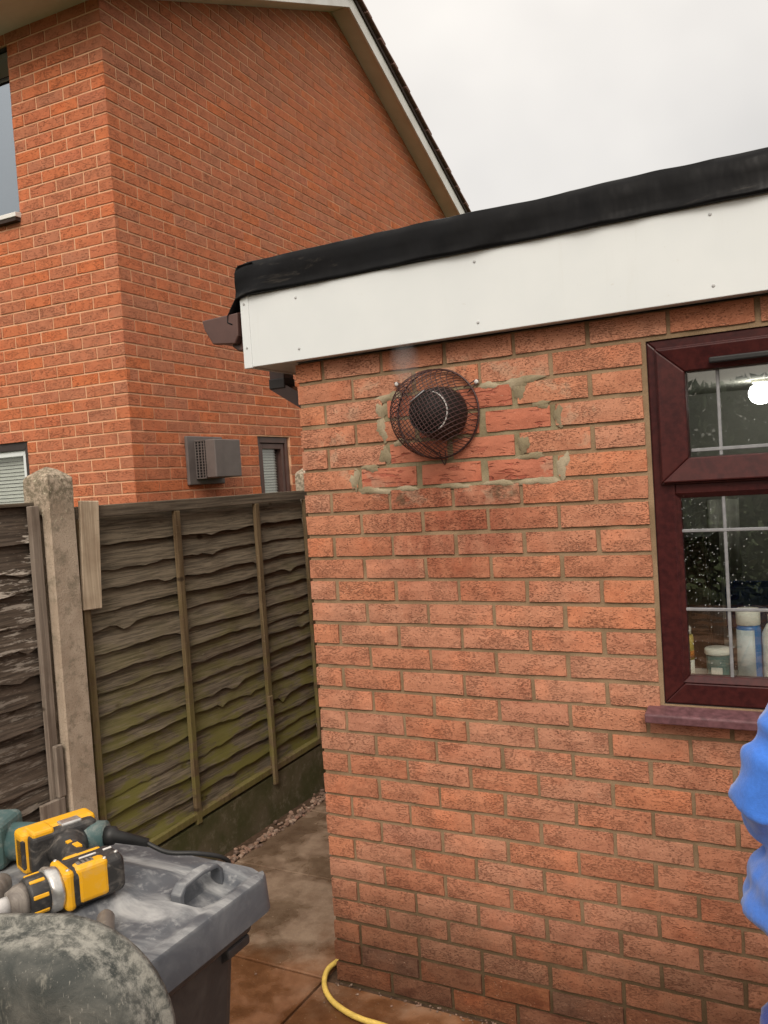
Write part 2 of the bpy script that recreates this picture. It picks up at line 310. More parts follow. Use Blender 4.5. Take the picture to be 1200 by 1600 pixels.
M['tool_green'] = mat_dusty('tool_green', (0.055, 0.105, 0.105), (0.34, 0.33, 0.30), 0.45, (20, 20, 20), 0.45, 0.72, 0.5)
M['tool_grey'] = mat_dusty('tool_grey', (0.14, 0.12, 0.105), (0.38, 0.34, 0.29), 0.5, (26, 26, 26), 0.45, 0.7, 0.55)
M['tool_red'] = simple('tool_red', (0.35, 0.03, 0.03), 0.5)
M['steel'] = simple('steel', (0.55, 0.54, 0.52), 0.35, 0.5, 0.2, 60, metal=0.8)
M['chalk'] = simple('dusty_grey', (0.58, 0.56, 0.54), 0.8, 0.2, 0.15, 60)
M['hose'] = simple('hose', (0.78, 0.55, 0.13), 0.45, 0.4, 0.12, 30)
M['wire'] = simple('guard_wire', (0.060, 0.026, 0.025), 0.5, 0.5, 0.2, 80)
M['white_plastic'] = simple('white_plastic', (0.74, 0.72, 0.64), 0.45, 0.4, 0.04)
M['tile'] = simple('roof_tile', (0.20, 0.12, 0.10), 0.85, 0.2, 0.25, 20, 0.4, 90)
M['undercloak'] = simple('undercloak', (0.045, 0.032, 0.028), 0.9, 0.2)

# ------------------------------------------------------------------ mesh helpers
class MB:
    def __init__(s): s.v = []; s.f = []; s.sm = []
    def add(s, vs, fs, smooth=False):
        o = len(s.v); s.v += [tuple(v) for v in vs]; s.f += [tuple(i + o for i in f) for f in fs]; s.sm += [smooth] * len(fs); return s
    def box(s, x0, x1, y0, y1, z0, z1):
        vs = [(x, y, z) for z in (z0, z1) for y in (y0, y1) for x in (x0, x1)]
        return s.add(vs, [(0, 2, 3, 1), (4, 5, 7, 6), (0, 1, 5, 4), (2, 6, 7, 3), (0, 4, 6, 2), (1, 3, 7, 5)])
    def bbox(s, x0, x1, y0, y1, z0, z1, b=0.004, mtx=None, seg=1):
        bm = bmesh.new(); bmesh.ops.create_cube(bm, size=1)
        for v in bm.verts: v.co = Vector(((x0 + x1) / 2 + v.co.x * (x1 - x0), (y0 + y1) / 2 + v.co.y * (y1 - y0), (z0 + z1) / 2 + v.co.z * (z1 - z0)))
        bmesh.ops.bevel(bm, geom=bm.edges[:], offset=b, segments=seg, affect='EDGES', profile=0.5)
        return s.bm(bm, mtx, seg > 1)
    def bm(s, bm, mtx=None, smooth=False):
        bm.verts.index_update(); vs = [(mtx @ v.co) if mtx else v.co.copy() for v in bm.verts]
        fs = [tuple(v.index for v in f.verts) for f in bm.faces]; bm.free(); return s.add(vs, fs, smooth)
    def prism(s, poly, axis, a, b, smooth=False):
        n = len(poly)
        def P(p, h): return {'x': (h, p[0], p[1]), 'y': (p[0], h, p[1]), 'z': (p[0], p[1], h)}[axis]
        vs = [P(p, a) for p in poly] + [P(p, b) for p in poly]
        fs = [tuple(range(n))[::-1], tuple(range(n, 2 * n))] + [(i, (i + 1) % n, n + (i + 1) % n, n + i) for i in range(n)]
        return s.add(vs, fs, smooth)
    def tube(s, pts, r, n=8, cap=True, closed=False):
        pts = [Vector(p) for p in pts]; R = r if isinstance(r, (list, tuple)) else [r] * len(pts); vs = []; fs = []
        up = None; L = len(pts)
        for i, p in enumerate(pts):
            if closed: t = pts[(i + 1) % L] - pts[(i - 1) % L]
            else: t = pts[min(i + 1, L - 1)] - pts[max(i - 1, 0)]
            t.normalize()
            if up is None: up = t.orthogonal().normalized()
            up = (up - t * up.dot(t)); up = up.normalized() if up.length > 1e-6 else t.orthogonal().normalized(); w = t.cross(up)
            for k in range(n): a = 2 * math.pi * k / n; vs.append(p + (up * math.cos(a) + w * math.sin(a)) * R[i])
        for i in range(L if closed else L - 1):
            j = (i + 1) % L
            for k in range(n): fs.append((i * n + k, i * n + (k + 1) % n, j * n + (k + 1) % n, j * n + k))
        if cap and not closed: fs += [tuple(range(n))[::-1], tuple(range((L - 1) * n, L * n))]
        return s.add(vs, fs, True)
    def lathe(s, prof, mtx=Matrix.Identity(4), n=24, smooth=True, cap=True):
        vs = []; fs = []; L = len(prof)
        for r, h in prof:
            for k in range(n): a = 2 * math.pi * k / n; vs.append(mtx @ Vector((r * math.cos(a), r * math.sin(a), h)))
        for i in range(L - 1):
            for k in range(n): fs.append((i * n + k, i * n + (k + 1) % n, (i + 1) * n + (k + 1) % n, (i + 1) * n + k))
        if cap: fs += [tuple(range(n))[::-1], tuple(range((L - 1) * n, L * n))]
        return s.add(vs, fs, smooth)
    def mesh(s, name):
        me = bpy.data.meshes.new(name); me.from_pydata(s.v, [], s.f); me.polygons.foreach_set('use_smooth', s.sm); me.update()
        bm = bmesh.new(); bm.from_mesh(me); bmesh.ops.recalc_face_normals(bm, faces=bm.faces[:]); bm.to_mesh(me); bm.free(); return me
    def build(s, name, mat, parent=None, loc=None, **tags): return mk(name, s.mesh(name), mat, parent, loc, **tags)

def mk(name, me, mat, parent=None, loc=None, label=None, cat=None, group=None, kind=None):
    o = bpy.data.objects.new(name, me); COL.objects.link(o)
    if mat is not None and len(me.materials) == 0: me.materials.append(M[mat] if isinstance(mat, str) else mat)
    if parent: o.parent = parent
    if loc is not None: o.location = loc
    if label: o['label'] = label
    if cat: o['category'] = cat
    if group: o['group'] = group
    if kind: o['kind'] = kind
    return o
def thing(name, label, cat, loc=(0, 0, 0), rz=0.0, group=None, rot=None):
    o = bpy.data.objects.new(name, None); COL.objects.link(o); o.location = loc; o.rotation_euler = rot or (0, 0, rz); o.empty_display_size = 0.05
    o['label'] = label; o['category'] = cat
    if group: o['group'] = group
    return o
def bevel_mod(o, w=0.003, seg=2):
    m = o.modifiers.new('bevel', 'BEVEL'); m.width = w; m.segments = seg; m.limit_method = 'ANGLE'; m.angle_limit = RAD(35); return o
def project(p):
    d = Vector(p) - CAM_LOC; z = d.dot(FWD)
    if z < 0.1: return None
    return 600 + F_PX * d.dot(RIGHT) / z, 800 - F_PX * d.dot(UP) / z, z

def catmull(P, k=6):
    P = [Vector(p) for p in P]; o = []
    for i in range(len(P) - 1):
        a, b, c, d = P[max(i - 1, 0)], P[i], P[i + 1], P[min(i + 2, len(P) - 1)]
        for s in range(k):
            t_ = s / k; o.append(0.5 * ((2 * b) + (c - a) * t_ + (2 * a - 5 * b + 4 * c - d) * t_ ** 2 + (3 * b - a - 3 * c + d) * t_ ** 3))
    return o + [P[-1]]

# ------------------------------------------------------------------ ground
MB().box(-60, 60, -60, 60, -0.30, -0.05).build('ground', 'lawn', kind='structure')
patio = MB().box(-1.06, 4.4, -8.3, 6.0, -0.049, -0.014).build('patio', 'patio_bed', kind='structure')
slab_cache = {}
ys = [-4.10, -3.47, -2.84, -2.21, -1.58, -0.95, -0.32 + 0.30, 0.63, 1.27, 1.90, 2.53, 3.16, 3.80]
ys = [-8.22, -7.54, -6.86, -6.17, -5.49, -4.80, -4.12, -3.44, -2.76, -2.07, -1.39, -0.70, -0.015, 0.632, 1.27, 1.91, 2.55, 3.19, 3.83]
xs = [-0.955, -0.045, 0.865, 1.775, 2.685, 3.595]
for j in range(len(ys) - 1):
    for i in range(len(xs) - 1):
        if ys[j] > -0.1 and i > 0: continue
        g = 0.005; x0, x1, y0, y1 = xs[i] + g, xs[i + 1] - g, ys[j] + g, ys[j + 1] - g
        w, h = round(x1 - x0, 3), round(y1 - y0, 3)
        if (w, h) not in slab_cache: slab_cache[(w, h)] = MB().bbox(-w / 2, w / 2, -h / 2, h / 2, -0.03, 0.0, 0.004).mesh('slab')
        mk('slab', slab_cache[(w, h)], 'slab', patio, ((x0 + x1) / 2, (y0 + y1) / 2, rnd.uniform(-0.0015, 0.0015)))
# gravel strip against the fence
pm = MB()
for i in range(1200):
    y = rnd.uniform(-1.6, 2.6); x = -0.955 - abs(rnd.gauss(0, 0.035)) + 0.02; x = max(-1.045, min(-0.90, x)); r = rnd.uniform(0.006, 0.014)
    if x > -0.945 and rnd.random() < 0.6: continue
    bm = bmesh.new(); bmesh.ops.create_icosphere(bm, subdivisions=1, radius=1)
    sx, sy, sz = r * rnd.uniform(0.8, 1.4), r * rnd.uniform(0.8, 1.4), r * rnd.uniform(0.5, 0.9)
    mt = Matrix.Translation((x, y, 0.002 + rnd.uniform(-0.004, 0.010))) @ Matrix.Rotation(rnd.uniform(0, 6.28), 4, 'Z') @ Matrix.Diagonal((sx, sy, sz, 1))
    pm.bm(bm, mt)
pm.build('gravel', 'pebble', kind='stuff', label='reddish pebbles strewn along the foot of the fence', cat='gravel')

db = MB()
for i in range(420):
    if rnd.random() < 0.7: x, y = rnd.uniform(-0.03, 2.6), -0.012 - abs(rnd.gauss(0, 0.018))
    else: x, y = rnd.uniform(-0.9, 2.2), rnd.uniform(-1.1, 0.9)
    if x > 0.0 and y > -0.008: continue
    if x > -0.05 and y > -0.004: continue
    r = rnd.uniform(0.0015, 0.0050); bm = bmesh.new(); bmesh.ops.create_icosphere(bm, subdivisions=1, radius=r)
    db.bm(bm, Matrix.Translation((x, y, r * 0.4)) @ Matrix.Diagonal((rnd.uniform(0.7, 1.5), rnd.uniform(0.7, 1.5), 0.6, 1)))
db.build('debris', 'pebble', kind='stuff', label='crumbs of mortar and grit scattered at the foot of the wall', cat='debris')

# ------------------------------------------------------------------ bricks
def brick_mesh(w, h, seed, d=0.030, nx=6, nz=2):
    r = random.Random(seed); m = MB(); vs = []; fs = []
    def P(i, j): return j * (nx + 1) + i
    for j in range(nz + 1):
        for i in range(nx + 1):
            edge = i in (0, nx) or j in (0, nz); e = 0.0013 if edge else 0
            x = -w / 2 + w * i / nx; z = -h / 2 + h * j / nz
            if i == 0: x += r.uniform(0, 0.0022)
            if i == nx: x -= r.uniform(0, 0.0022)
            if j == 0: z += r.uniform(0, 0.0020)
            if j == nz: z -= r.uniform(0, 0.0020)
            y = r.uniform(0.0012, 0.0030) if edge else r.uniform(-0.0012, 0.0008)
            vs.append((x, y, z))
    for j in range(nz):
        for i in range(nx): fs.append((P(i, j), P(i + 1, j), P(i + 1, j + 1), P(i, j + 1)))
    b = len(vs); vs += [(-w / 2, d, -h / 2), (w / 2, d, -h / 2), (w / 2, d, h / 2), (-w / 2, d, h / 2)]
    fs.append(tuple([b, b + 1] + [P(i, 0) for i in range(nx, -1, -1)])); fs.append(tuple([b + 2, b + 3] + [P(i, nz) for i in range(0, nx + 1)]))
    fs.append(tuple([b + 1, b + 2] + [P(nx, j) for j in range(nz, -1, -1)])); fs.append(tuple([b + 3, b] + [P(0, j) for j in range(0, nz + 1)]))
    return m.add(vs, fs)
def brick_simple(w, h, r, d=0.03):
    c = 0.0014; m = MB(); y1 = r.uniform(-0.001, 0.0006)
    vs = [(-w / 2, d, -h / 2), (w / 2, d, -h / 2), (w / 2, d, h / 2), (-w / 2, d, h / 2), (-w / 2, c, -h / 2), (w / 2, c, -h / 2), (w / 2, c, h / 2), (-w / 2, c, h / 2),
          (-w / 2 + c, y1, -h / 2 + c), (w / 2 - c, y1, -h / 2 + c), (w / 2 - c, y1, h / 2 - c), (-w / 2 + c, y1, h / 2 - c)]
    fs = [(8, 9, 10, 11)]
    for a in range(4): b = (a + 1) % 4; fs += [(a, b, 4 + b, 4 + a), (4 + a, 4 + b, 8 + b, 8 + a)]
    return m.add(vs, fs)
bcache = {}
def brick_data(w, h, variants=5):
    k = (round(w, 3), round(h, 3), rnd.randrange(variants))
    if k not in bcache: bcache[k] = brick_mesh(k[0], k[1], hash(k) & 0xffff).mesh('brick')
    return bcache[k]
def row_pieces(length, header, start=0.0, minlen=0.045):
    """brick spans along a course from a corner"""
    out = []; x = start
    first = 0.1025 if header else 0.215
    e = start + first; out.append((start, min(e, length))); x = e + 0.010
    while x < length - 0.002:
        e = min(x + 0.215, length)
        if e - x < minlen:
            a, b = out.pop(); out.append((a, length)); break
        out.append((x, e)); x = e + 0.010
    return out

# ================================================================== the extension
Z0 = 0.145; CS = 0.075; BH = 0.0645
ext = thing('brick_extension', 'flat roofed orange brick extension with white fascia and black roof edge', 'building', (0, 0, 0))
WX0, WX1, WZ0, WZ1 = 1.168, 2.37, 1.062, 2.088
LX, LY, WT = 3.9, 3.2, 2.168
mw = MB()
mw.box(0.007, WX0, 0.007, 0.12, -0.05, WT); mw.box(WX1, LX, 0.007, 0.12, -0.05, WT)
mw.box(WX0, WX1, 0.007, 0.12, -0.05, WZ0); mw.box(WX0, WX1, 0.007, 0.12, WZ1, WT)
mw.box(0.007, 0.12, 0.12, LY, -0.05, WT); mw.box(LX - 0.12, LX, 0.12, LY, -0.05, WT); mw.box(0.12, LX - 0.12, LY - 0.12, LY, -0.05, WT)
wall = mw.build('wall', 'mortar_front', ext)
NEW = set()
def is_new(k, xc):
    return (k == 21 and 0.22 < xc < 0.90) or (k == 22 and 0.33 < xc < 0.79) or (k == 23 and 0.44 < xc < 0.90) or (k == 24 and 0.33 < xc < 0.79) or (k == 23 and 0.22 < xc < 0.45 and False)
stuff_front = MB(); nparts = 0
joints_new = MB()
for k in range(-2, 27):
    z0 = Z0 + CS * k; zc = z0 + CS / 2; hh = BH
    if k == 26: hh = 0.0645
    if k >= 0:
        spans = row_pieces(WX0 - 0.012, k % 2 == 0) if 12 <= k <= 25 else row_pieces(LX, k % 2 == 0)
        if 12 <= k <= 25:
            s2 = []; x = WX1 + 0.012
            while x < LX - 0.01: s2.append((x, min(x + 0.215, LX))); x += 0.225
            spans = spans + s2
    else:
        spans = row_pieces(LX, k % 2 == 1)
    for a, b in spans:
        w = b - a
        if w < 0.03: continue
        xc = (a + b) / 2
        new = is_new(k, xc)
        if new: w -= 0.010
        mat = 'brick_plinth' if k < 0 else ('brick_new' if new else 'brick_front')
        y = rnd.uniform(-0.0015, 0.0015) - (0.006 if k == -1 else (0.003 if k == -2 else 0))
        if new: y = rnd.uniform(-0.002, 0.0)
        if a == 0: a += 0.0; 
        if xc < 1.9:
            me = brick_data(w - rnd.choice((0, 0.001, 0.002)), hh - rnd.choice((0, 0.001, 0.0015)))
            o = bpy.data.objects.new('brick', me); COL.objects.link(o); o.parent = wall
            if len(me.materials) == 0: me.materials.append(M[mat])
            o.material_slots[0].link = 'OBJECT'; o.material_slots[0].material = M[mat]
            o.location = (xc + rnd.uniform(-0.0015, 0.0015), y, zc + rnd.uniform(-0.0012, 0.0012))
            o.rotation_euler = (rnd.gauss(0, 0.006), rnd.gauss(0, 0.004), rnd.gauss(0, 0.004))
            if new: joints_new.box(a - 0.014, b + 0.014, 0.0025, 0.02, zc - 0.0445, zc + 0.0445)
            nparts += 1
        else:
            bs = brick_simple(w, hh, rnd); stuff_front.add([(v[0] + xc, v[1] + y, v[2] + zc) for v in bs.v], bs.f)
# side wall facing the passage
for k in range(-2, 27):
    zc = Z0 + CS * (k + 0.5)
    for a, b in row_pieces(LY, k % 2 == 1, start=0.0):
        a2 = a + (0.033 if a == 0 else 0); w = b - a2; yc = (a2 + b) / 2
        bs = brick_simple(w, BH, rnd); stuff_front.add([(-(-v[1]) + 0.0 if False else v[1], v[0] * -1 + yc, v[2] + zc) for v in bs.v], bs.f)
stuff_front.build('brick_field', 'brick_front', wall, kind='stuff')
# grey repair mortar standing nearly flush round the rebuilt bricks (cut into separate beds so that they never overlap)
jm = MB()
for k, xa, xb in ((21, 0.215, 0.905), (22, 0.328, 0.79), (23, 0.435, 0.905), (24, 0.328, 0.79)):
    jm.box(xa, xb, 0.0048, 0.0069, Z0 + CS * k - 0.0055, Z0 + CS * (k + 1) - 0.0056)
jm.box(0.328, 0.79, 0.0048, 0.0069, Z0 + CS * 25 - 0.0055, Z0 + CS * 25 + 0.006)
jm.build('mortar_patch', 'mortar_grey', wall)
# smears of mortar dragged over the ends of the neighbouring bricks
def blob(m, cx, cz, rx, rz, seed, y=-0.0022, n=18):
    r = random.Random(seed); ph = [r.uniform(0, 6.28) for _ in range(3)]; pts = []
    for k in range(n):
        a = 2 * math.pi * k / n; q = 1 + 0.22 * math.sin(2 * a + ph[0]) + 0.18 * math.sin(3 * a + ph[1]) + 0.12 * math.sin(7 * a + ph[2]) + r.uniform(-0.12, 0.12)
        pts.append((cx + rx * q * math.cos(a), cz + rz * q * math.sin(a)))
    vs = [(cx, y, cz)] + [(p[0] * 0.55 + cx * 0.45, y + 0.0003, p[1] * 0.55 + cz * 0.45) for p in pts] + [(p[0], y + 0.0052, p[1]) for p in pts]
    fs = [(0, 1 + k, 1 + (k + 1) % n) for k in range(n)] + [(1 + k, 1 + n + k, 1 + n + (k + 1) % n, 1 + (k + 1) % n) for k in range(n)]
    return m.add(vs, fs, True)
sd_ = 0
for k, xa, xb in ((21, 0.218, 0.902), (22, 0.332, 0.786), (23, 0.438, 0.902), (24, 0.332, 0.786)):
    zc = Z0 + CS * (k + 0.5)
    for x, sg in ((xa, -1), (xb, 1)):
        if k == 23 and sg < 0: x = 0.33
        sd_ += 1; blob(MB(), x + sg * rnd.uniform(0.006, 0.016), zc + rnd.uniform(-0.006, 0.006), rnd.uniform(0.014, 0.026), rnd.uniform(0.026, 0.038), sd_).build('mortar_smear', 'mortar_smear', wall)
for (x, k, rx, rz) in ((0.27, 21, 0.05, 0.010), (0.40, 21, 0.04, 0.007), (0.56, 21, 0.06, 0.007), (0.72, 21, 0.05, 0.008), (0.84, 21, 0.055, 0.011), (0.36, 25, 0.045, 0.013), (0.80, 25, 0.055, 0.012), (0.70, 25, 0.03, 0.010), (0.27, 22, 0.03, 0.010), (0.82, 22, 0.035, 0.009), (0.86, 24, 0.03, 0.009), (0.38, 23, 0.02, 0.009)):
    sd_ += 1; blob(MB(), x, Z0 + CS * k - 0.004, rx * 1.1, rz * 1.5, sd_, -0.0016).build('mortar_smear', 'mortar_smear', wall)
# interior lining
il = MB(); il.box(0.121, LX - 0.121, LY - 0.14, LY - 0.121, 0.0, 2.165); il.box(0.121, LX - 0.121, 0.121, LY - 0.14, 0.0, 0.02); il.box(0.121, LX - 0.121, 0.121, LY - 0.14, 2.15, 2.166)
il.box(0.121, 0.14, 0.121, LY - 0.141, 0.021, 2.149); il.box(LX - 0.14, LX - 0.121, 0.121, LY - 0.141, 0.021, 2.149)
il.build('interior_lining', 'interior', ext)

# roof: deck, fascia, soffit, membrane
FX0 = -0.168; FY = -0.060; FZ0, FZ1 = 2.168, 2.412
MB().box(FX0 + 0.01, LX, FY + 0.02, LY, 2.30, 2.40).build('roof_deck', 'dark_plastic', ext)
fas = bevel_mod(MB().box(FX0 + 0.030, LX, FY, FY + 0.018, FZ0, FZ1).build('fascia', 'upvc', ext), 0.002)
bevel_mod(MB().box(FX0, FX0 + 0.034, FY - 0.004, FY + 0.016, FZ0 - 0.003, FZ1 + 0.002).build('corner_trim', 'upvc', fas), 0.002)
for (x, z) in ((FX0 + 0.017, 2.385), (FX0 + 0.017, 2.235), (0.06, 2.375), (0.06, 2.205), (0.70, 2.38), (0.70, 2.20), (1.36, 2.385), (1.36, 2.20)):
    yb = FY - 0.004 if x < 0 else FY
    MB().lathe([(0.0045, 0), (0.0045, 0.0012), (0.003, 0.0022)], Matrix.Translation((x, yb, z)) @ Matrix.Rotation(RAD(90), 4, 'X'), 10).build('screw', 'screw_head', fas)
MB().box(FX0 + 0.004, FX0 + 0.02, FY + 0.0165, LY, FZ0, FZ1).build('side_fascia', 'upvc', ext)
sf = MB(); sf.box(0.0, LX, FY + 0.019, 0.004, FZ0 + 0.004, FZ0 + 0.014); sf.box(FX0 + 0.021, -0.0005, FY + 0.019, LY, FZ0 + 0.004, FZ0 + 0.014); sf.build('soffit', 'upvc', ext)
# membrane edge: soft folded rubber
nx = 320; m = MB(); vs = []; fs = []
prof = [(0.30, 0.0), (0.10, 0.004), (0.02, 0.003), (-0.004, -0.006), (-0.012, -0.028), (-0.014, -0.060), (-0.012, -0.090), (-0.016, -0.108), (-0.020, -0.117), (-0.012, -0.121), (0.0, -0.112)]
for i in range(nx + 1):
    x = FX0 - 0.012 + (LX - FX0 + 0.012) * i / nx
    for j, (dy, dz) in enumerate(prof):
        wv = noise.noise((x * 3.1, 0.3, j * 0.12)) * 0.012 + noise.noise((x * 11.0 + j * 0.35, 4.3, j * 0.2)) * 0.006 + 0.010 * max(0.0, 0.22 - abs(noise.noise((x * 4.5 + j * 0.22, 9.1, j * 0.1))))
        zz = noise.noise((x * 2.3, 7.7, 0)) * 0.006 + noise.noise((x * 9, 2.7, 0)) * 0.0035
        amp = 1.0 if 2 <= j <= 8 else 0.3
        endc = min(1.0, (i / nx * (LX - FX0)) / 0.05); 
        vs.append((x, FY + 0.004 + dy - max(-0.004, wv * amp), 2.530 + dz + (zz if j < 6 else zz * 0.5) - (1 - endc) * 0.012))
n = len(prof)
for i in range(nx):
    for j in range(n - 1): fs.append((i * n + j, i * n + j + 1, (i + 1) * n + j + 1, (i + 1) * n + j))
fs.append(tuple(range(n)))
m.add(vs, fs, True); memb = m.build('roof_membrane', 'membrane', ext)
sl = memb.modifiers.new('solid', 'SOLIDIFY'); sl.thickness = 0.003
# roof top sheet and the side drape with its curled flap over the gutter
MB().box(FX0 - 0.010, LX, FY + 0.10, LY, 2.515, 2.531).build('roof_sheet', 'membrane', ext)
m = MB(); vs = []; fs = []; ny = 40
pr2 = [(0.06, 0.0), (0.0, -0.004), (-0.010, -0.02), (-0.012, -0.07), (-0.016, -0.11), (-0.030, -0.135), (-0.052, -0.165), (-0.055, -0.19), (-0.035, -0.20)]
for i in range(ny + 1):
    y = FY - 0.004 + (LY - FY) * i / ny
    for j, (dx, dz) in enumerate(pr2):
        wv = noise.noise((3.0, y * 5, j * 0.2)) * 0.012
        vs.append((FX0 + dx + wv * (j > 2) - (0.006 if j > 4 else 0), y, 2.530 + dz + wv * 0.5 - (0.008 if i == 0 else 0)))
n = len(pr2)
for i in range(ny):
    for j in range(n - 1): fs.append((i * n + j, i * n + j + 1, (i + 1) * n + j + 1, (i + 1) * n + j))
m.add(vs, fs, True); o = m.build('membrane_drape', 'membrane', ext); sl = o.modifiers.new('solid', 'SOLIDIFY'); sl.thickness = 0.004
# gutter
gp = [(-0.338, 2.352), (-0.330, 2.325), (-0.298, 2.272), (-0.205, 2.262), (-0.192, 2.285), (-0.188, 2.358)]
go = MB()
inner = [(-0.332, 2.354), (-0.325, 2.327), (-0.295, 2.277), (-0.208, 2.267), (-0.198, 2.287), (-0.194, 2.360)]
poly = gp + inner[::-1]
go.prism(poly, 'y', -0.035, LY); gut = go.build('gutter', 'brown_plastic', ext)
bevel_mod(MB().prism([(-0.342, 2.356), (-0.334, 2.323), (-0.300, 2.267), (-0.203, 2.257), (-0.187, 2.283), (-0.183, 2.362)], 'y', -0.062, -0.036).build('end_stop', 'brown_plastic', gut), 0.004)
bevel_mod(MB().prism([(-0.245, 2.372), (-0.240, 2.255), (-0.215, 2.236), (-0.172, 2.236), (-0.172, 2.372)], 'y', -0.030, 0.02).build('gutter_bracket', 'brown_plastic', gut), 0.004)
# downpipe: outlet, offset bend, pipe
dp = MB(); dp.bbox(-0.305, -0.225, 0.26, 0.34, 2.20, 2.262, 0.006); dpo = dp.build('downpipe', 'brown_plastic', ext)
bend = MB()
def sqpath(m, pts, h):
    vs = []; fs = []
    for (x, y, z, ax) in pts:
        for (a, b) in ((-h, -h), (h, -h), (h, h), (-h, h)):
            vs.append((x + a * math.cos(ax), y + b, z + a * math.sin(ax)))
    for i in range(len(pts) - 1):
        for k in range(4): fs.append((i * 4 + k, i * 4 + (k + 1) % 4, i * 4 + 4 + (k + 1) % 4, i * 4 + 4 + k))
    fs += [(3, 2, 1, 0), tuple(range(len(pts) * 4 - 4, len(pts) * 4))]
    return m.add(vs, fs)
sqpath(bend, [(-0.265, 0.30, 2.23, 0), (-0.265, 0.30, 2.135, 0.25), (-0.075, 0.30, 2.02, 0.45), (-0.05, 0.30, 1.96, 0.0), (-0.05, 0.30, 0.05, 0)], 0.033)
bend.build('pipe', 'brown_plastic', dpo)
bevel_mod(MB().box(-0.302, -0.228, 0.263, 0.337, 2.128, 2.168).build('collar', 'dark_plastic', dpo), 0.004)

# ---- window
def frame_ring(m, x0, x1, z0, z1, wl, wr, wb, wt, y0, y1, slope=0.0):
    """mitred ring, front face at y0 (inner edge sloping back by slope)"""
    o = [(x0, z0), (x1, z0), (x1, z1), (x0, z1)]; i = [(x0 + wl, z0 + wb), (x1 - wr, z0 + wb), (x1 - wr, z1 - wt), (x0 + wl, z1 - wt)]
    for k in range(4):
        a, b = o[k], o[(k + 1) % 4]; c, d = i[(k + 1) % 4], i[k]
        vs = [(a[0], y0, a[1]), (b[0], y0, b[1]), (c[0], y0 + slope, c[1]), (d[0], y0 + slope, d[1]), (a[0], y1, a[1]), (b[0], y1, b[1]), (c[0], y1, c[1]), (d[0], y1, d[1])]
        m.add(vs, [(0, 1, 2, 3), (7, 6, 5, 4), (0, 4, 5, 1), (1, 5, 6, 2), (2, 6, 7, 3), (3, 7, 4, 0)])
    return m
wf = MB(); frame_ring(wf, WX0, WX1, WZ0 + 0.002, WZ1, 0.058, 0.058, 0.060, 0.060, 0.012, 0.08)
wf.box(WX0 + 0.058, WX1 - 0.058, 0.0135, 0.08, 1.655, 1.705)
win = bevel_mod(wf.build('window', 'rosewood', ext), 0.004)
bd = MB(); frame_ring(bd, WX0 + 0.052, WX1 - 0.052, WZ0 + 0.064, 1.660, 0.018, 0.018, 0.018, 0.016, 0.0105, 0.05, 0.014); bevel_mod(bd.build('glazing_bead', 'rosewood', win), 0.002)
sh = MB(); frame_ring(sh, WX0 + 0.028, WX1 - 0.028, 1.690, WZ1 - 0.030, 0.072, 0.072, 0.066, 0.066, -0.012, 0.045, 0.012); sash = bevel_mod(sh.build('sash', 'rosewood', win), 0.004)
lip = MB(); frame_ring(lip, WX0 + 0.022, WX1 - 0.022, 1.684, WZ1 - 0.024, 0.014, 0.014, 0.014, 0.014, 0.002, 0.018); bevel_mod(lip.build('sash_lip', 'rosewood', sash), 0.003)
gs = MB(); frame_ring(gs, WX0 - 0.008, WX1 + 0.008, WZ0 - 0.004, WZ1 + 0.006, 0.009, 0.009, 0.005, 0.007, 0.0105, 0.03); gs.build('sealant', 'undercloak', win)
MB().box(WX0 + 0.10, WX1 - 0.10, 0.030, 0.036, 1.752, 1.998).build('pane', 'glass', win)
MB().box(WX0 + 0.06, WX1 - 0.06, 0.030, 0.036, 1.130, 1.656).build('pane', 'glass', win)
for x in (1.349, 1.52, 1.69, 1.86, 2.03, 2.20):
    MB().bbox(x - 0.0045, x + 0.0045, 0.0255, 0.0295, 1.757, 1.995, 0.0015).build('lead_strip', 'lead', win)
    MB().bbox(x - 0.0045, x + 0.0045, 0.0255, 0.0295, 1.135, 1.652, 0.0015).build('lead_strip', 'lead', win)
for z in (1.775,): MB().bbox(1.272, WX1 - 0.103, 0.0245, 0.0285, z - 0.005, z + 0.005, 0.0015).build('lead_strip', 'lead', win)
for z in (1.552, 1.331): MB().bbox(1.230, WX1 - 0.063, 0.0245, 0.0285, z - 0.0045, z + 0.0045, 0.0015).build('lead_strip', 'lead', win)
bevel_mod(MB().box(1.335, 2.0, -0.030, -0.0125, 2.004, 2.020).build('trickle_vent', 'black_rubber', sash), 0.004)
sil = MB().prism([(-0.058, 1.022), (-0.058, 1.044), (-0.052, 1.048), (0.03, 1.0615), (0.03, 1.022)], 'x', WX0 - 0.045, WX1 + 0.045).build('sill', 'sill', win); bevel_mod(sil, 0.003)
dm = MB()
for i in range(330):
    up = rnd.random() < 0.08
    x = WX0 + 0.07 + abs(rnd.gauss(0, 0.10)) if not up else rnd.uniform(1.28, 1.6)
    z = rnd.uniform(1.15, 1.65) if not up else rnd.uniform(1.79, 1.98)
    if not up and rnd.random() > (0.35 + 0.65 * (z - 1.15) / 0.5): continue
    r = rnd.uniform(0.0004, 0.0014)
    bm = bmesh.new(); bmesh.ops.create_icosphere(bm, subdivisions=1, radius=r)
    dm.bm(bm, Matrix.Translation((x, 0.0297, z)) @ Matrix.Diagonal((1, 0.5, 1.15, 1)), True)
dm.build('rain_drops', 'drop', win, kind='stuff')

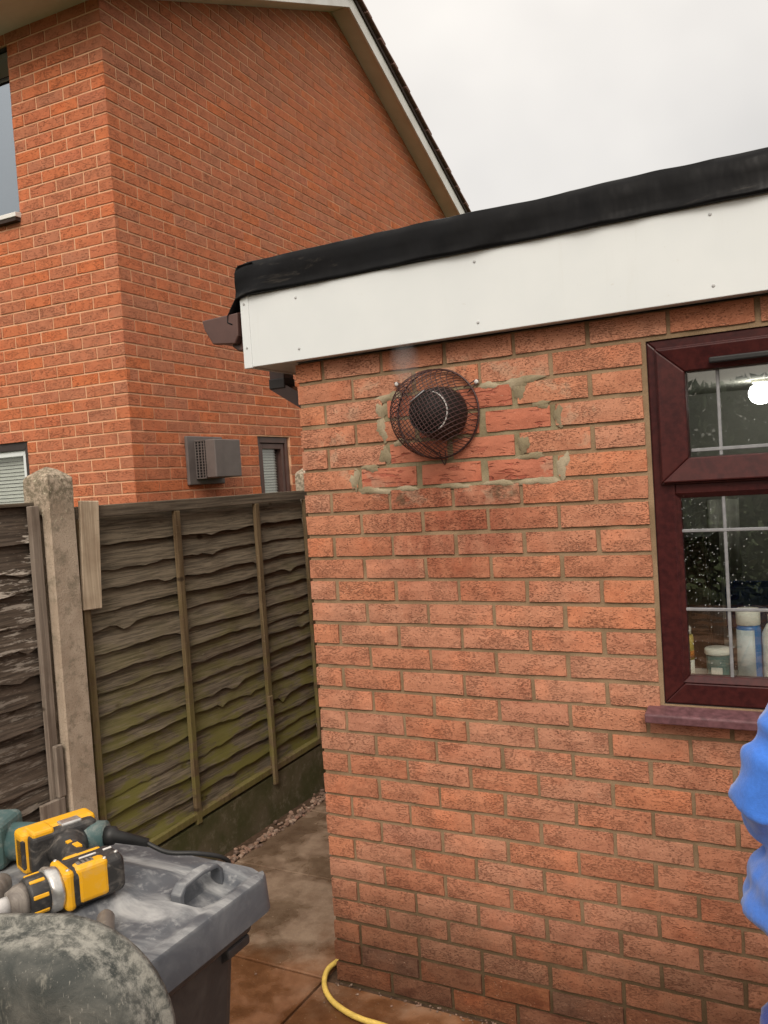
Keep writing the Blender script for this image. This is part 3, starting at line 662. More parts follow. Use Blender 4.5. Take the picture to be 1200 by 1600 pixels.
# ---- behind the glass
def item_loc(x, y, z): return (x, y, z)
bevel_mod(MB().box(WX0 - 0.03, WX1 + 0.03, 0.082, 0.26, 1.085, 1.110).build('window_board', 'white_plastic', ext), 0.003)
SZ = 1.111
c = thing('spray_can', 'blue spray can with white cap and pale label behind the window', 'spray can', (1.386, 0.14, SZ))
MB().lathe([(0.030, 0), (0.033, 0.004), (0.033, 0.150), (0.029, 0.160)], n=28).build('can', simple('can_blue', (0.02, 0.16, 0.42), 0.3, 0.5), c)
MB().lathe([(0.031, 0.1605), (0.0325, 0.162), (0.0325, 0.200), (0.029, 0.206)], n=28).build('cap', 'white_plastic', c)
lb = MB(); vs = []; fs = []
for i in range(9):
    a = RAD(-170 + i * 14)
    for z in (0.006, 0.148): vs.append((0.0336 * math.cos(a), 0.0336 * math.sin(a), z))
for i in range(8): fs.append((2 * i, 2 * i + 2, 2 * i + 3, 2 * i + 1))
lb.add(vs, fs, True); o = lb.build('label_sheet', simple('can_label', (0.50, 0.55, 0.56), 0.5), c); o.modifiers.new('s', 'SOLIDIFY').thickness = 0.0005
c = thing('plastic_tub', 'small white lidded tub with teal label standing behind the window', 'tub', (1.300, 0.15, SZ))
MB().lathe([(0.030, 0), (0.0315, 0.003), (0.034, 0.066), (0.034, 0.070)], n=28).build('pot', simple('tub_teal', (0.10, 0.20, 0.19), 0.4), c)
MB().lathe([(0.0365, 0.0705), (0.0375, 0.073), (0.0375, 0.085), (0.034, 0.088)], n=28).build('lid', 'white_plastic', c)
MB().box(-0.016, 0.014, -0.0352, -0.0338, 0.012, 0.036).build('barcode_label', simple('barcode_white', (0.62, 0.60, 0.54), 0.6), c)
c = thing('sealant_bottle', 'slim yellow and white bottle standing in the window corner', 'bottle', (1.215, 0.13, SZ))
MB().lathe([(0.022, 0), (0.022, 0.055)], n=20).build('base', 'white_plastic', c)
bt = MB().lathe([(0.0221, 0.0555), (0.0221, 0.12), (0.020, 0.128)], n=20).build('body', simple('bottle_yellow', (0.58, 0.45, 0.10), 0.4), c)
MB().lathe([(0.0224, 0.062), (0.0224, 0.082)], n=20).build('band', simple('bottle_orange', (0.5, 0.17, 0.03), 0.4), bt)
MB().lathe([(0.012, 0.1285), (0.017, 0.131), (0.017, 0.148), (0.013, 0.154)], n=20).build('cap', 'white_plastic', c)
c = thing('white_bottle', 'tall plain white bottle standing beside the blue spray can', 'bottle', (1.452, 0.145, SZ))
MB().lathe([(0.030, 0), (0.033, 0.005), (0.033, 0.135), (0.020, 0.160), (0.014, 0.166)], n=24).build('body', 'white_plastic', c)
MB().lathe([(0.016, 0.1665), (0.016, 0.188), (0.014, 0.191)], n=20).build('cap', simple('cap_grey', (0.5, 0.5, 0.5), 0.4), c)
# room contents
c = thing('worktop', 'grey kitchen worktop with pale edge seen through the window', 'worktop', (1.4, 2.2, 0.021))
bevel_mod(MB().box(-1.15, 1.4, -0.55, 0.6, 0.86, 0.90).build('top', simple('worktop_grey', (0.30, 0.27, 0.23), 0.4), c), 0.003)
MB().box(-1.13, 1.38, -0.50, 0.58, 0.0, 0.859).build('carcass', simple('carcass', (0.10, 0.09, 0.08), 0.7), c)
MB().box(-1.15, 1.4, -0.556, -0.5505, 0.865, 0.898).build('edge_strip', 'white_plastic', c)
c = thing('cabinet', 'dark brown cabinet standing inside behind the glass', 'cabinet', (1.00, 1.28, 0.021))
bevel_mod(MB().box(-0.20, 0.17, -0.18, 0.18, 0.0, 1.42).build('carcass', simple('cabinet_brown', (0.055, 0.032, 0.022), 0.6), c), 0.004)
bevel_mod(MB().box(-0.19, 0.16, -0.20, -0.181, 0.03, 1.40).build('door', simple('cabinet_door', (0.075, 0.042, 0.028), 0.5), c), 0.003)
c = thing('white_towel', 'white towel hung on the room wall beyond the window', 'towel', (1.02, 3.055, 1.05))
m = MB(); vs = []; fs = []
for i in range(13):
    for z in (0.0, 0.45): vs.append((-0.09 + 0.015 * i, -0.012 * math.sin(i * 1.3) - 0.01, z))
for i in range(12): fs.append((2 * i, 2 * i + 2, 2 * i + 3, 2 * i + 1))
m.add(vs, fs, True); o = m.build('cloth', 'white_plastic', c); o.modifiers.new('s', 'SOLIDIFY').thickness = 0.006
c = thing('blue_crate', 'blue plastic crate standing on the inside worktop', 'crate', (1.30, 2.05, 0.9215))
cm = MB(); cm.bbox(-0.17, 0.17, -0.12, 0.12, 0.0, 0.012, 0.003); 
for (a, b, e, f) in ((-0.17, -0.16, -0.12, 0.12), (0.16, 0.17, -0.12, 0.12)): cm.bbox(a, b, e, f, 0.0125, 0.20, 0.003)
for (a, b, e, f) in ((-0.159, 0.159, -0.12, -0.11), (-0.159, 0.159, 0.11, 0.12)): cm.bbox(a, b, e, f, 0.0125, 0.20, 0.003)
cm.build('shell', simple('crate_blue', (0.03, 0.06, 0.22), 0.45), c)
lamp = thing('ceiling_lamp', 'lit round globe lamp on the ceiling behind the upper pane', 'lamp', (1.300, 2.45, 2.149))
MB().lathe([(0.045, -0.0005), (0.042, -0.014), (0.030, -0.018)], n=20).build('base', 'white_plastic', lamp)
bulb_m = bpy.data.materials.new('bulb_light'); bulb_m.use_nodes = True; nt = bulb_m.node_tree; nt.nodes.clear(); eo = nt.nodes.new("ShaderNodeOutputMaterial"); em = nt.nodes.new("ShaderNodeEmission"); em.inputs[0].default_value = (1.0, 0.97, 0.90, 1); em.inputs[1].default_value = 20; nt.links.new(em.outputs[0], eo.inputs[0])
MB().lathe([(0.028, -0.0185), (0.050, -0.034), (0.062, -0.060), (0.060, -0.085), (0.046, -0.110), (0.022, -0.124), (0.002, -0.127)], n=24).build('globe', bulb_m, lamp)

# ================================================================== flue terminal with guard
FL = thing('flue_terminal', 'black flue outlet projecting from the wall inside the wire guard', 'flue', (0.546, 0.0, 1.945))
RX = Matrix.Rotation(RAD(90), 4, 'X')     # local z -> -y
MB().lathe([(0.055, -0.010), (0.080, 0.001), (0.083, 0.022), (0.081, 0.050), (0.076, 0.080), (0.068, 0.108), (0.064, 0.118)], RX, 40).build('terminal', 'black_rubber', FL)
MB().tube([(0.0625 * math.cos(RAD(q)), -0.1205, 0.0625 * math.sin(RAD(q))) for q in range(-60, 76, 6)], 0.0022, 6).build('end_ring', 'chalk', FL)
MB().tube([(0.0625 * math.cos(RAD(q)), -0.1205, 0.0625 * math.sin(RAD(q))) for q in range(82, 295, 6)], 0.0022, 6).build('end_ring', 'black_rubber', FL)
MB().lathe([(0.001, 0.1195), (0.060, 0.1190), (0.060, 0.1215), (0.001, 0.1217)], RX, 32).build('outlet', 'flue_dark', FL)
for a in range(-3, 4):
    h = math.sqrt(max(0, 0.052 ** 2 - (a * 0.014) ** 2)); 
    MB().tube([(a * 0.014, -0.1228, -h), (a * 0.014, -0.1228, h)], 0.0014, 5).build('outlet_fin', 'black_rubber', FL)
G = thing('wire_guard', 'round brown wire mesh cage fixed over the black flue outlet', 'guard', (0.527, 0.0, 1.945))
R0, D0 = 0.139, 0.150
def dome(x, z):
    q = min(1.0, math.sqrt(x * x + z * z) / R0); return -0.012 - D0 * math.sqrt(max(0.0, 1 - q ** 3.2))
g = MB(); sp = 0.0112; ang = RAD(28)
for d in (0, 1):
    for k in range(-11, 12):
        c0 = k * sp
        if abs(c0) > R0 - 0.002: continue
        half = math.sqrt(R0 * R0 - c0 * c0); pts = []
        for i in range(31):
            s_ = -half * math.cos(math.pi * i / 30)
            a = ang + d * math.pi / 2; x = s_ * math.cos(a) - c0 * math.sin(a); z = s_ * math.sin(a) + c0 * math.cos(a)
            pts.append((x, dome(x, z) + (0.0012 if d else 0), z))
        g.tube(pts, 0.0012, 5)
g.build('mesh_basket', 'wire', G)
ring = [(R0 * math.cos(2 * math.pi * i / 48), -0.010, R0 * math.sin(2 * math.pi * i / 48)) for i in range(48)]
MB().tube(ring, 0.0034, 8, closed=True).build('rim', 'wire', G)
for (lx, lz) in ((-0.139, 0.110), (0.135, 0.087), (0.012, -0.150)):
    L = math.hypot(lx, lz); ux, uz = lx / L, lz / L; px_, pz_ = -uz, ux
    lug = MB().tube([(ux * (R0 - 0.02) + px_ * 0.010, -0.012, uz * (R0 - 0.02) + pz_ * 0.010), (lx + px_ * 0.006, -0.006, lz + pz_ * 0.006), (lx + ux * 0.010, -0.005, lz + uz * 0.010), (lx - px_ * 0.006, -0.006, lz - pz_ * 0.006), (ux * (R0 - 0.02) - px_ * 0.010, -0.012, uz * (R0 - 0.02) - pz_ * 0.010)], 0.0020, 6).build('lug', 'wire', G)
    if lz > 0: MB().lathe([(0.0075, 0.001), (0.0075, 0.006), (0.005, 0.009)], Matrix.Translation((lx, 0, lz)) @ RX, 12).build('screw_cap', 'chalk', lug)
st = MB(); st.tube([(-0.075, -0.090, -0.055), (0.0, -0.030, -0.125), (0.006, -0.012, -0.139)], 0.0022, 6); st.build('stay', 'wire', G)
st = MB(); st.tube([(-0.02, -0.166, 0.030), (0.030, -0.163, 0.062)], 0.0018, 6); st.build('stay', 'lead', G)
# thin steam
sm = bpy.data.materials.new('steam'); sm.use_nodes = True; nt = sm.node_tree; nt.nodes.clear()
eo = nt.nodes.new("ShaderNodeOutputMaterial"); pv = nt.nodes.new("ShaderNodeVolumePrincipled"); pv.inputs['Color'].default_value = (0.95, 0.95, 0.95, 1); pv.inputs['Anisotropy'].default_value = 0.2
tcn = nt.nodes.new("ShaderNodeTexCoord"); nn = nt.nodes.new("ShaderNodeTexNoise"); nn.inputs['Scale'].default_value = 14; nn.inputs['Detail'].default_value = 4
lenn = nt.nodes.new("ShaderNodeVectorMath"); lenn.operation = 'LENGTH'; nt.links.new(tcn.outputs['Object'], lenn.inputs[0])
m1 = nt.nodes.new("ShaderNodeMapRange"); m1.inputs[1].default_value = 0.2; m1.inputs[2].default_value = 1.0; m1.inputs[3].default_value = 1.0; m1.inputs[4].default_value = 0.0; nt.links.new(lenn.outputs['Value'], m1.inputs[0])
m2 = nt.nodes.new("ShaderNodeMapRange"); m2.inputs[1].default_value = 0.35; m2.inputs[2].default_value = 0.7; m2.inputs[3].default_value = 0.2; m2.inputs[4].default_value = 16.0; nt.links.new(tcn.outputs['Object'], nn.inputs[0]); nt.links.new(nn.outputs[0], m2.inputs[0])
m3 = nt.nodes.new("ShaderNodeMath"); m3.operation = 'MULTIPLY'; nt.links.new(m1.outputs[0], m3.inputs[0]); nt.links.new(m2.outputs[0], m3.inputs[1]); nt.links.new(m3.outputs[0], pv.inputs['Density']); nt.links.new(pv.outputs[0], eo.inputs['Volume'])
bm = bmesh.new(); bmesh.ops.create_icosphere(bm, subdivisions=2, radius=1.0)
so_ = MB().bm(bm, None, True).build('steam', sm, None, (0.470, -0.105, 2.105), kind='stuff', label='faint white steam drifting up from the caged flue', cat='steam'); so_.scale = (0.055, 0.045, 0.075)

# ================================================================== neighbouring house
YA = 0.0458
HC = Vector((-2.0638, 1.3112, 0)); HZ = 3.7925
house = thing('brick_house', 'tall orange brick house with white bargeboards and gable end', 'house', HC, YA)
HW, HD, EZ, PT = 5.2, 6.0, 4.685, 0.435
def roofz(y): return EZ + PT * (HD / 2 - abs(y - HD / 2))
hm = MB()
# windows on the faces: (face, u0, u1, z0, z1)
WIN_L = [(0.765, 1.95, 3.575, 4.62), (0.862, 1.95, 1.20, 2.152)]
WIN_R = [(1.345, 1.790, 1.25, 2.138)]
def wall_cells(m, face, umax, zfun, holes):
    us = sorted(set([0.007, umax] + [h[0] for h in holes] + [h[1] for h in holes]))
    for a, b in zip(us[:-1], us[1:]):
        zs = sorted([(h[2], h[3]) for h in holes if h[0] <= a + 1e-6 and h[1] >= b - 1e-6]); z = -0.1
        segs = []
        for h0, h1 in zs: segs.append((z, h0)); z = h1
        segs.append((z, None))
        for (s0, s1) in segs:
            if face == 'L':
                m.box(-b, -a, 0.0042, 0.20, s0, EZ + 0.15 if s1 is None else s1)
            else:
                if s1 is not None: m.box(-0.20, -0.0042, a, b, s0, s1)
                else:
                    if a < HD / 2 < b: poly = [(a, s0), (b, s0), (b, roofz(b) + 0.02), (HD / 2, roofz(HD / 2) + 0.02), (a, roofz(a) + 0.02)]
                    else: poly = [(a, s0), (b, s0), (b, roofz(b) + 0.02), (a, roofz(a) + 0.02)]
                    m.prism(poly, 'x', -0.20, -0.0042)
wall_cells(hm, 'L', HW, None, WIN_L)
# start the gable mortar behind the front face's slab
class _: pass
m2_ = MB(); wall_cells(m2_, 'R', HD, None, WIN_R)
hm.add([(v[0], max(v[1], 0.0042), v[2]) if v[1] < 0.2 else v for v in m2_.v], m2_.f)
hm.box(-0.1995, -0.007, 0.0075, 0.20, -0.1, EZ + 0.1) if False else None
hw = hm.build('wall', 'mortar_house', house)
RZ = Matrix.Rotation(YA, 4, 'Z'); HM = Matrix.Translation(HC) @ RZ
cand = []
k0 = -50
for k in range(-50, 34):          # course index: top bed joint at HZ + 0.075*k
    z1 = HZ + CS * (k + 1); z0 = HZ + CS * k; zc = (z0 + z1) / 2
    if z0 < 0.05: continue
    # m = -(k+1)+0.5 row numbering: row m=0.5 lies just below HZ -> k=-1 ; left header when k odd
    lh = (k % 2 == 1)
    if z1 < EZ + 0.05:
        segs = [(0.0, HW)]
        for (a, b, h0, h1) in WIN_L:
            if z1 > h0 + 0.02 and z0 < h1 - 0.02:
                segs = [(0.0, a)] + [(b, HW)]
        for (sa, sb) in segs:
            if sa == 0.0: ps = row_pieces(sb, lh)
            else: ps = [(x, min(x + 0.215, sb)) for x in [sa + 0.225 * i for i in range(int((sb - sa) / 0.225) + 1)] if sb - x > 0.04]
            for a, b in ps:
                a2 = a + (0.001 if a == 0 else 0)
                cand.append(('L', -(a2 + b) / 2, b - a2, zc))
    for a, b in row_pieces(HD, not lh):
        if z0 > max(roofz(a), roofz(b)) - 0.005 or z1 > roofz(HD / 2) + 0.05: continue
        a2 = a + (0.002 if a == 0 else 0); parts = [(a2, b)]
        for (h0, h1, hz0, hz1) in WIN_R:
            if z1 > hz0 + 0.02 and z0 < hz1 - 0.02:
                np_ = []
                for (p, q) in parts:
                    if q <= h0 or p >= h1: np_.append((p, q))
                    else:
                        if h0 - p > 0.03: np_.append((p, h0))
                        if q - h1 > 0.03: np_.append((h1, q))
                parts = np_
        for p, q in parts: cand.append(('R', (p + q) / 2, q - p, zc))
scored = []
for cidx, (fc, u, w, zc) in enumerate(cand):
    pl = Vector((u, 0, zc)) if fc == 'L' else Vector((0, u, zc))
    pr = project(HM @ pl); vis = 0
    if pr and -15 < pr[0] < 740 and -15 < pr[1] < 800:
        # hidden behind the extension roof edge / fence
        line = 410 - (pr[0] - 370) * 0.21
        if not (pr[0] > 372 and pr[1] > line and pr[1] < 560) and not (pr[0] > 470 and pr[1] > 560): vis = w / pr[2] ** 2 * (1.25 if fc == 'L' else 1.0)
    scored.append((vis, cidx))
scored.sort(reverse=True); keep = set(c for v, c in scored[:300] if v > 0)
fieldm = MB(); hc = {}
for cidx, (fc, u, w, zc) in enumerate(cand):
    jit = rnd.uniform(-0.0015, 0.0015)
    if cidx in keep:
        key = (round(w, 3), rnd.randrange(3))
        if key not in hc: hc[key] = brick_simple(key[0], BH, random.Random(hash(key) & 0xfff)).mesh('brick')
        o = mk('brick', hc[key], 'brick_house', hw, (u, jit, zc) if fc == 'L' else (jit, u, zc))
        o.rotation_euler = (rnd.gauss(0, 0.005), rnd.gauss(0, 0.003), (0 if fc == 'L' else RAD(90)) + rnd.gauss(0, 0.003))
    else:
        bs = brick_simple(w, BH, rnd)
        if fc == 'L': fieldm.add([(v[0] + u, v[1] + jit, v[2] + zc) for v in bs.v], bs.f)
        else: fieldm.add([(-v[1] + jit, v[0] + u, v[2] + zc) for v in bs.v], bs.f)
fieldm.build('brick_field', 'brick_house', hw, kind='stuff')

# eaves, verge, roof
VO = 0.17
ev = MB(); ev.box(-HW, VO - 0.001, -0.32, 0.004, EZ, EZ + 0.012); ev.build('eaves_soffit', 'soffit', house)
bevel_mod(MB().box(-HW, VO - 0.001, -0.34, -0.3205, EZ - 0.015, EZ + 0.14).build('eaves_fascia', 'barge', house), 0.003)
MB().prism([(-0.345, EZ + 0.10), (-0.36, EZ + 0.05), (-0.41, EZ + 0.05), (-0.45, EZ + 0.12), (-0.44, EZ + 0.12), (-0.405, EZ + 0.06), (-0.365, EZ + 0.06), (-0.35, EZ + 0.10)], 'x', -HW, VO).build('eaves_gutter', 'brown_plastic', house)
def slope_poly(d0, d1, y0, y1): return [(y0, roofz(y0) + d0), (y1, roofz(y1) + d0), (y1, roofz(y1) + d1), (y0, roofz(y0) + d1)]
def ext_roofz(y): return EZ + PT * (HD / 2 - abs(y - HD / 2))
roofz = ext_roofz
for (y0, y1) in ((0.0, HD / 2 - 0.0005), (HD / 2 + 0.0005, HD + 0.3)):
    MB().prism(slope_poly(0.0, 0.012, y0 + 0.005, y1), 'x', 0.003, VO).build('verge_soffit', 'soffit', house)
for (y0, y1) in ((-0.34, HD / 2 - 0.0005), (HD / 2 + 0.0005, HD + 0.34)):
    bevel_mod(MB().prism(slope_poly(-0.012, 0.135, y0, y1), 'x', VO + 0.0005, VO + 0.020).build('bargeboard', 'barge', house), 0.002)
    MB().prism(slope_poly(0.137, 0.175, y0 - 0.02, y1), 'x', -HW, VO + 0.036).build('undercloak', 'undercloak', house)
roof = MB()
for (y0, y1) in ((-0.37, HD / 2 - 0.0005), (HD / 2 + 0.0005, HD + 0.37)): roof.prism(slope_poly(0.178, 0.215, y0, y1), 'x', -HW, VO - 0.10)
roofo = roof.build('roof', 'tile', house)
ca = math.atan(PT); cs_, sn_ = math.cos(ca), math.sin(ca); TL = 0.30
tile_me = MB().bbox(-0.17, 0.17, -0.20, 0.20, -0.010, 0.010, 0.004).mesh('tile')
for sgn in (1, -1):
    nT = int((HD / 2 + 0.35) / (TL * cs_)) + 1
    for i in range(nT):
        yd = -0.30 + i * TL * cs_ + 0.08
        y = yd if sgn == 1 else HD - yd
        o = mk('tile', tile_me, 'tile', roofo, (VO - 0.105 + rnd.uniform(-0.004, 0.004), y, roofz(min(max(y, -0.4), HD + 0.4)) + 0.205 + (0.0)))
        o.rotation_euler = (sgn * (ca - 0.055) + rnd.gauss(0, 0.006), 0, rnd.gauss(0, 0.008))
MB().box(-HW, VO - 0.02, HD / 2 - 0.12, HD / 2 + 0.12, roofz(HD / 2) + 0.216, roofz(HD / 2) + 0.27).build('ridge', 'tile', house)
# house windows
def lwin(u0, u1, z0, z1, fm, glass, wfr, blind, yo=0.03):
    f = MB(); frame_ring(f, -u1, -u0, z0, z1, wfr, wfr, wfr, wfr, yo, yo + 0.06); wo_ = bevel_mod(f.build('window', fm, house), 0.003)
    MB().box(-u1 + wfr - 0.004, -u0 - wfr + 0.004, yo + 0.020, yo + 0.026, z0 + wfr - 0.004, z1 - wfr + 0.004).build('pane', glass, wo_)
    if blind:
        z = z0 + wfr + 0.01
        while z < z1 - wfr:
            b = MB(); b.add([(-u1 + wfr, yo + 0.052, z), (-u0 - wfr, yo + 0.052, z), (-u0 - wfr, yo + 0.060, z + 0.020), (-u1 + wfr, yo + 0.060, z + 0.020), (-u1 + wfr, yo + 0.0535, z), (-u0 - wfr, yo + 0.0535, z), (-u0 - wfr, yo + 0.0615, z + 0.020), (-u1 + wfr, yo + 0.0615, z + 0.020)],
                            [(0, 1, 2, 3), (7, 6, 5, 4), (0, 4, 5, 1), (2, 6, 7, 3), (0, 3, 7, 4), (1, 5, 6, 2)]); b.build('blind_slat', 'blind', wo_); z += 0.024
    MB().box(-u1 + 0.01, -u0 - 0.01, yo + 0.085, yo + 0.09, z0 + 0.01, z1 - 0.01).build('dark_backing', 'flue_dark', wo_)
    return wo_
w1 = lwin(0.770, 1.94, 3.585, 4.615, 'undercloak', 'glass_sky', 0.008, False, 0.012)
bevel_mod(MB().prism([(-0.045, 3.545), (-0.045, 3.572), (0.03, 3.586), (0.03, 3.545)], 'x', -1.96, -0.755).build('sill', 'barge', w1), 0.003)
MB().box(-1.955, -0.760, -0.040, 0.028, 3.522, 3.544).build('sill_underside', 'undercloak', w1)
w2 = lwin(0.905, 1.94, 1.22, 2.095, 'upvc', 'glass', 0.036, True, 0.030)
f = MB(); frame_ring(f, -1.95, -0.864, 1.20, 2.150, 0.0, 0.040, 0.0, 0.054, 0.016, 0.09); bevel_mod(f.build('outer_frame', 'dark_plastic', w2), 0.003)
# small brown window on the gable
z0, z1 = 1.252, 2.136; y0, y1 = 1.348, 1.786
f = MB(); o4 = [(y0, z0), (y1, z0), (y1, z1), (y0, z1)]
def ringR(m, a0, a1, b0, b1, w, x0, x1):
    m.box(x0, x1, a0, a0 + w, b0, b1); m.box(x0, x1, a1 - w, a1, b0, b1); m.box(x0, x1, a0 + w, a1 - w, b1 - w, b1); m.box(x0, x1, a0 + w, a1 - w, b0, b0 + w); return m
w3 = bevel_mod(ringR(MB(), y0, y1, z0, z1, 0.045, -0.085, -0.018).build('window', 'brown_plastic', house), 0.003)
bevel_mod(ringR(MB(), y0 + 0.05, y1 - 0.05, z0 + 0.05, z1 - 0.05, 0.040, -0.080, -0.028).build('casement', 'brown_plastic', w3), 0.003)
MB().box(-0.06, -0.015, y0 - 0.004, y1 + 0.004, 2.10, 2.142).build('drip_head', 'brown_plastic', w3) if False else None
MB().box(-0.066, -0.060, y0 + 0.085, y1 - 0.085, z0 + 0.085, z1 - 0.085).build('pane', 'glass', w3)
z = z0 + 0.09
sl_me = MB().box(-0.006, 0.006, y0 + 0.088, y1 - 0.088, -0.0009, 0.0009).mesh('blind_slat')
while z < z1 - 0.09:
    o = mk('blind_slat', sl_me, 'blind', w3, (-0.085, 0, z)); o.rotation_euler = (0, RAD(55), 0); o.scale = (1.8, 1, 1); z += 0.021
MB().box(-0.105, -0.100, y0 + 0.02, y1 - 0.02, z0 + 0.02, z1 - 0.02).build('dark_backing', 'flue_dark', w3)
# balanced flue box on the gable wall
fx = thing('balanced_flue', 'square brown plastic flue hood with slotted side on the house gable', 'flue', HM @ Vector((0.0, 0.690, 1.965)), YA)
bevel_mod(MB().box(-0.002, 0.022, -0.200, 0.185, -0.165, 0.155).build('back_plate', 'flue_plastic', fx), 0.006)
hood = MB(); hood.bbox(0.105, 0.185, -0.128, 0.158, -0.125, 0.125, 0.006)
hoodo = hood.build('hood', 'flue_plastic', fx)
MB().box(0.023, 0.1045, -0.118, 0.148, -0.116, 0.116).build('core', 'flue_dark', fx)
for zz in range(14):
    z = -0.122 + zz * 0.0186
    MB().box(0.023, 0.1045, -0.1275, -0.1185, z - 0.0024, z + 0.0024).build('grille_bar', 'flue_plastic', fx)
for xx in (0.028, 0.052, 0.078, 0.100):
    MB().box(xx - 0.004, xx + 0.004, -0.1300, -0.1276, -0.124, 0.124).build('grille_post', 'flue_plastic', fx)
bevel_mod(MB().box(0.023, 0.1045, -0.130, 0.158, 0.1165, 0.126).build('top_plate', 'flue_plastic', fx), 0.002)
bevel_mod(MB().box(0.023, 0.1045, -0.130, 0.158, -0.127, -0.1245).build('bottom_plate', 'flue_plastic', fx), 0.001)

# ================================================================== fence
def slat_mesh(L, h, seed, segs=44, y0=0.0):
    r = random.Random(seed); vs = []; fs = []; ph = [r.uniform(0, 6.28) for _ in range(4)]; A = r.uniform(0.004, 0.012)
    bumps = [(r.uniform(0.05, L - 0.05), r.uniform(0.008, 0.026), r.uniform(0.015, 0.04)) for _ in range(r.choice((1, 2, 3)))]
    for i in range(segs + 1):
        y = L * i / segs
        e = A * (math.sin(y * 4.3 + ph[0]) + 0.6 * math.sin(y * 9.1 + ph[1])) * 0.6 + 0.010 * noise.noise((y * 9, seed * 1.7, 0)) + 0.005 * noise.noise((y * 26, seed * 2.3, 1))
        for (bc, bh, bw) in bumps: e -= bh * math.exp(-((y - bc) / bw) ** 2)
        zl = -h * 0.62 + e; bow = 0.004 * math.sin(y * 3 + ph[3])
        vs += [(-0.002, y, h * 0.5), (0.026 + bow, y, zl), (0.013 + bow, y, zl), (-0.008, y, h * 0.5)]
    for i in range(segs):
        a, b = i * 4, i * 4 + 4
        for k in range(4): fs.append((a + k, a + (k + 1) % 4, b + (k + 1) % 4, b + k))
    fs += [(3, 2, 1, 0), tuple(range(segs * 4, segs * 4 + 4))]
    return MB().add(vs, fs)
# right panel
FXP = -1.105
P1 = thing('lap_fence', 'mossy brown waney lap fence panel between concrete post and brick extension', 'fence panel', (FXP, -0.055, 0.0))
ytop = 1.722; L1 = 1.685
slz = 1.672; i = 0
while slz > 0.27:
    h = rnd.uniform(0.098, 0.118); step = rnd.uniform(0.078, 0.098)
    o = slat_mesh(L1, h, 100 + i).build('slat', 'slat', P1, (rnd.uniform(-0.003, 0.003), 0, slz - h * 0.5)); o.rotation_euler = (0.012 + rnd.gauss(0, 0.006), 0, 0)
    slz -= step; i += 1
bevel_mod(MB().box(0.020, 0.050, 0.0, L1, 1.672, 1.722).build('top_rail', 'rail', P1), 0.003)
MB().box(-0.035, -0.006, 0.0, L1, 1.672, 1.722).build('back_rail', 'rail', P1)
for y, zb, zt in ((0.588, 0.205, 1.671), (1.200, 0.195, 1.671), (0.020, 0.25, 1.671), (L1 - 0.02, 0.25, 1.671)):
    b_ = bevel_mod(MB().box(0.031, 0.053, y - 0.017, y + 0.017, zb, zt).build('batten', 'batten', P1), 0.003)
    MB().box(-0.030, -0.006, y - 0.017, y + 0.017, zb + 0.05, zt).build('back_batten', 'batten', P1)
bevel_mod(MB().box(0.0535, 0.071, 1.166, 1.196, 0.185, 0.655).build('batten_splice', 'batten', P1), 0.003)
o = bevel_mod(MB().box(0.005, 0.040, 0.0, L1, -0.016, 0.016).build('bottom_rail', 'batten', P1, (0.012, 0, 0.225)), 0.003); o.rotation_euler = (0.030, 0, 0)
# gravel board
gb = thing('gravel_board', 'low mossy concrete gravel board under the fence panel', 'gravel board', (-1.10, -0.07, 0.0))
g = MB(); g.prism([(0, -0.04), (1.72, -0.04), (1.72, 0.245), (0, 0.190)], 'x', -0.030, 0.040); bevel_mod(g.build('board', 'gravel_board', gb), 0.006)
# left panel
P2 = thing('lap_fence', 'dark fence panel with flaking pale paint left of the concrete post', 'fence panel', (-1.115, -2.055, 0.0))
L2 = 1.83; slz = 1.735; i = 0
while slz > 0.12:
    h = rnd.uniform(0.112, 0.128); step = rnd.uniform(0.094, 0.106)
    o = slat_mesh(L2, h, 300 + i).build('slat', 'slat_dark', P2, (rnd.uniform(-0.003, 0.003), 0, slz - h * 0.5)); o.rotation_euler = (rnd.gauss(0, 0.006), 0, 0)
    slz -= step; i += 1
MB().box(-0.035, -0.006, 0.0, L2, 1.690, 1.742).build('back_rail', 'rail', P2)
bevel_mod(MB().box(-0.004, 0.030, 0.0, L2, 1.738, 1.752).build('capping', 'rail', P2), 0.002)
for y in (L2 - 0.020, 0.62, 1.22, 0.02):
    bevel_mod(MB().box(0.032, 0.056, y - 0.020, y + 0.020, 0.12, 1.737).build('batten', 'packer_grey' if y > 1.5 else 'rail', P2), 0.003)
gb2 = thing('gravel_board', 'low concrete gravel board beneath the dark paint flecked fence panel', 'gravel board', (-1.10, -2.07, 0.0))
bevel_mod(MB().box(-0.030, 0.040, 0, 1.86, -0.04, 0.15).build('board', 'gravel_board', gb2), 0.006)
# concrete post with side slots and weathered point
po = thing('fence_post', 'weathered concrete fence post with pointed top between two panels', 'fence post', (-1.098, -0.142, 0.0))
po_b = thing('fence_post', 'concrete fence post beyond the mossy panel, mostly hidden by the extension corner', 'fence post', (-1.098, 1.742, -0.02))
sec = [(-0.060, -0.062), (0.060, -0.062), (0.066, -0.056), (0.066, 0.056), (0.060, 0.062), (-0.060, 0.062)]
p = MB()
sec2 = [(-0.062, -0.064), (-0.005, -0.064), (-0.005, -0.030), (0.030, -0.030), (0.030, -0.064), (0.062, -0.064), (0.068, -0.058), (0.068, 0.058), (0.062, 0.064), (0.030, 0.064), (0.030, 0.040), (-0.005, 0.040), (-0.005, 0.064), (-0.062, 0.064)]
vs = [(x, y, z) for z in (-0.1, 1.70) for (x, y) in sec2]; n2 = len(sec2)
p.add(vs, [tuple(range(n2))[::-1]] + [(i, (i + 1) % n2, n2 + (i + 1) % n2, n2 + i) for i in range(n2)] + [tuple(range(n2, 2 * n2))])
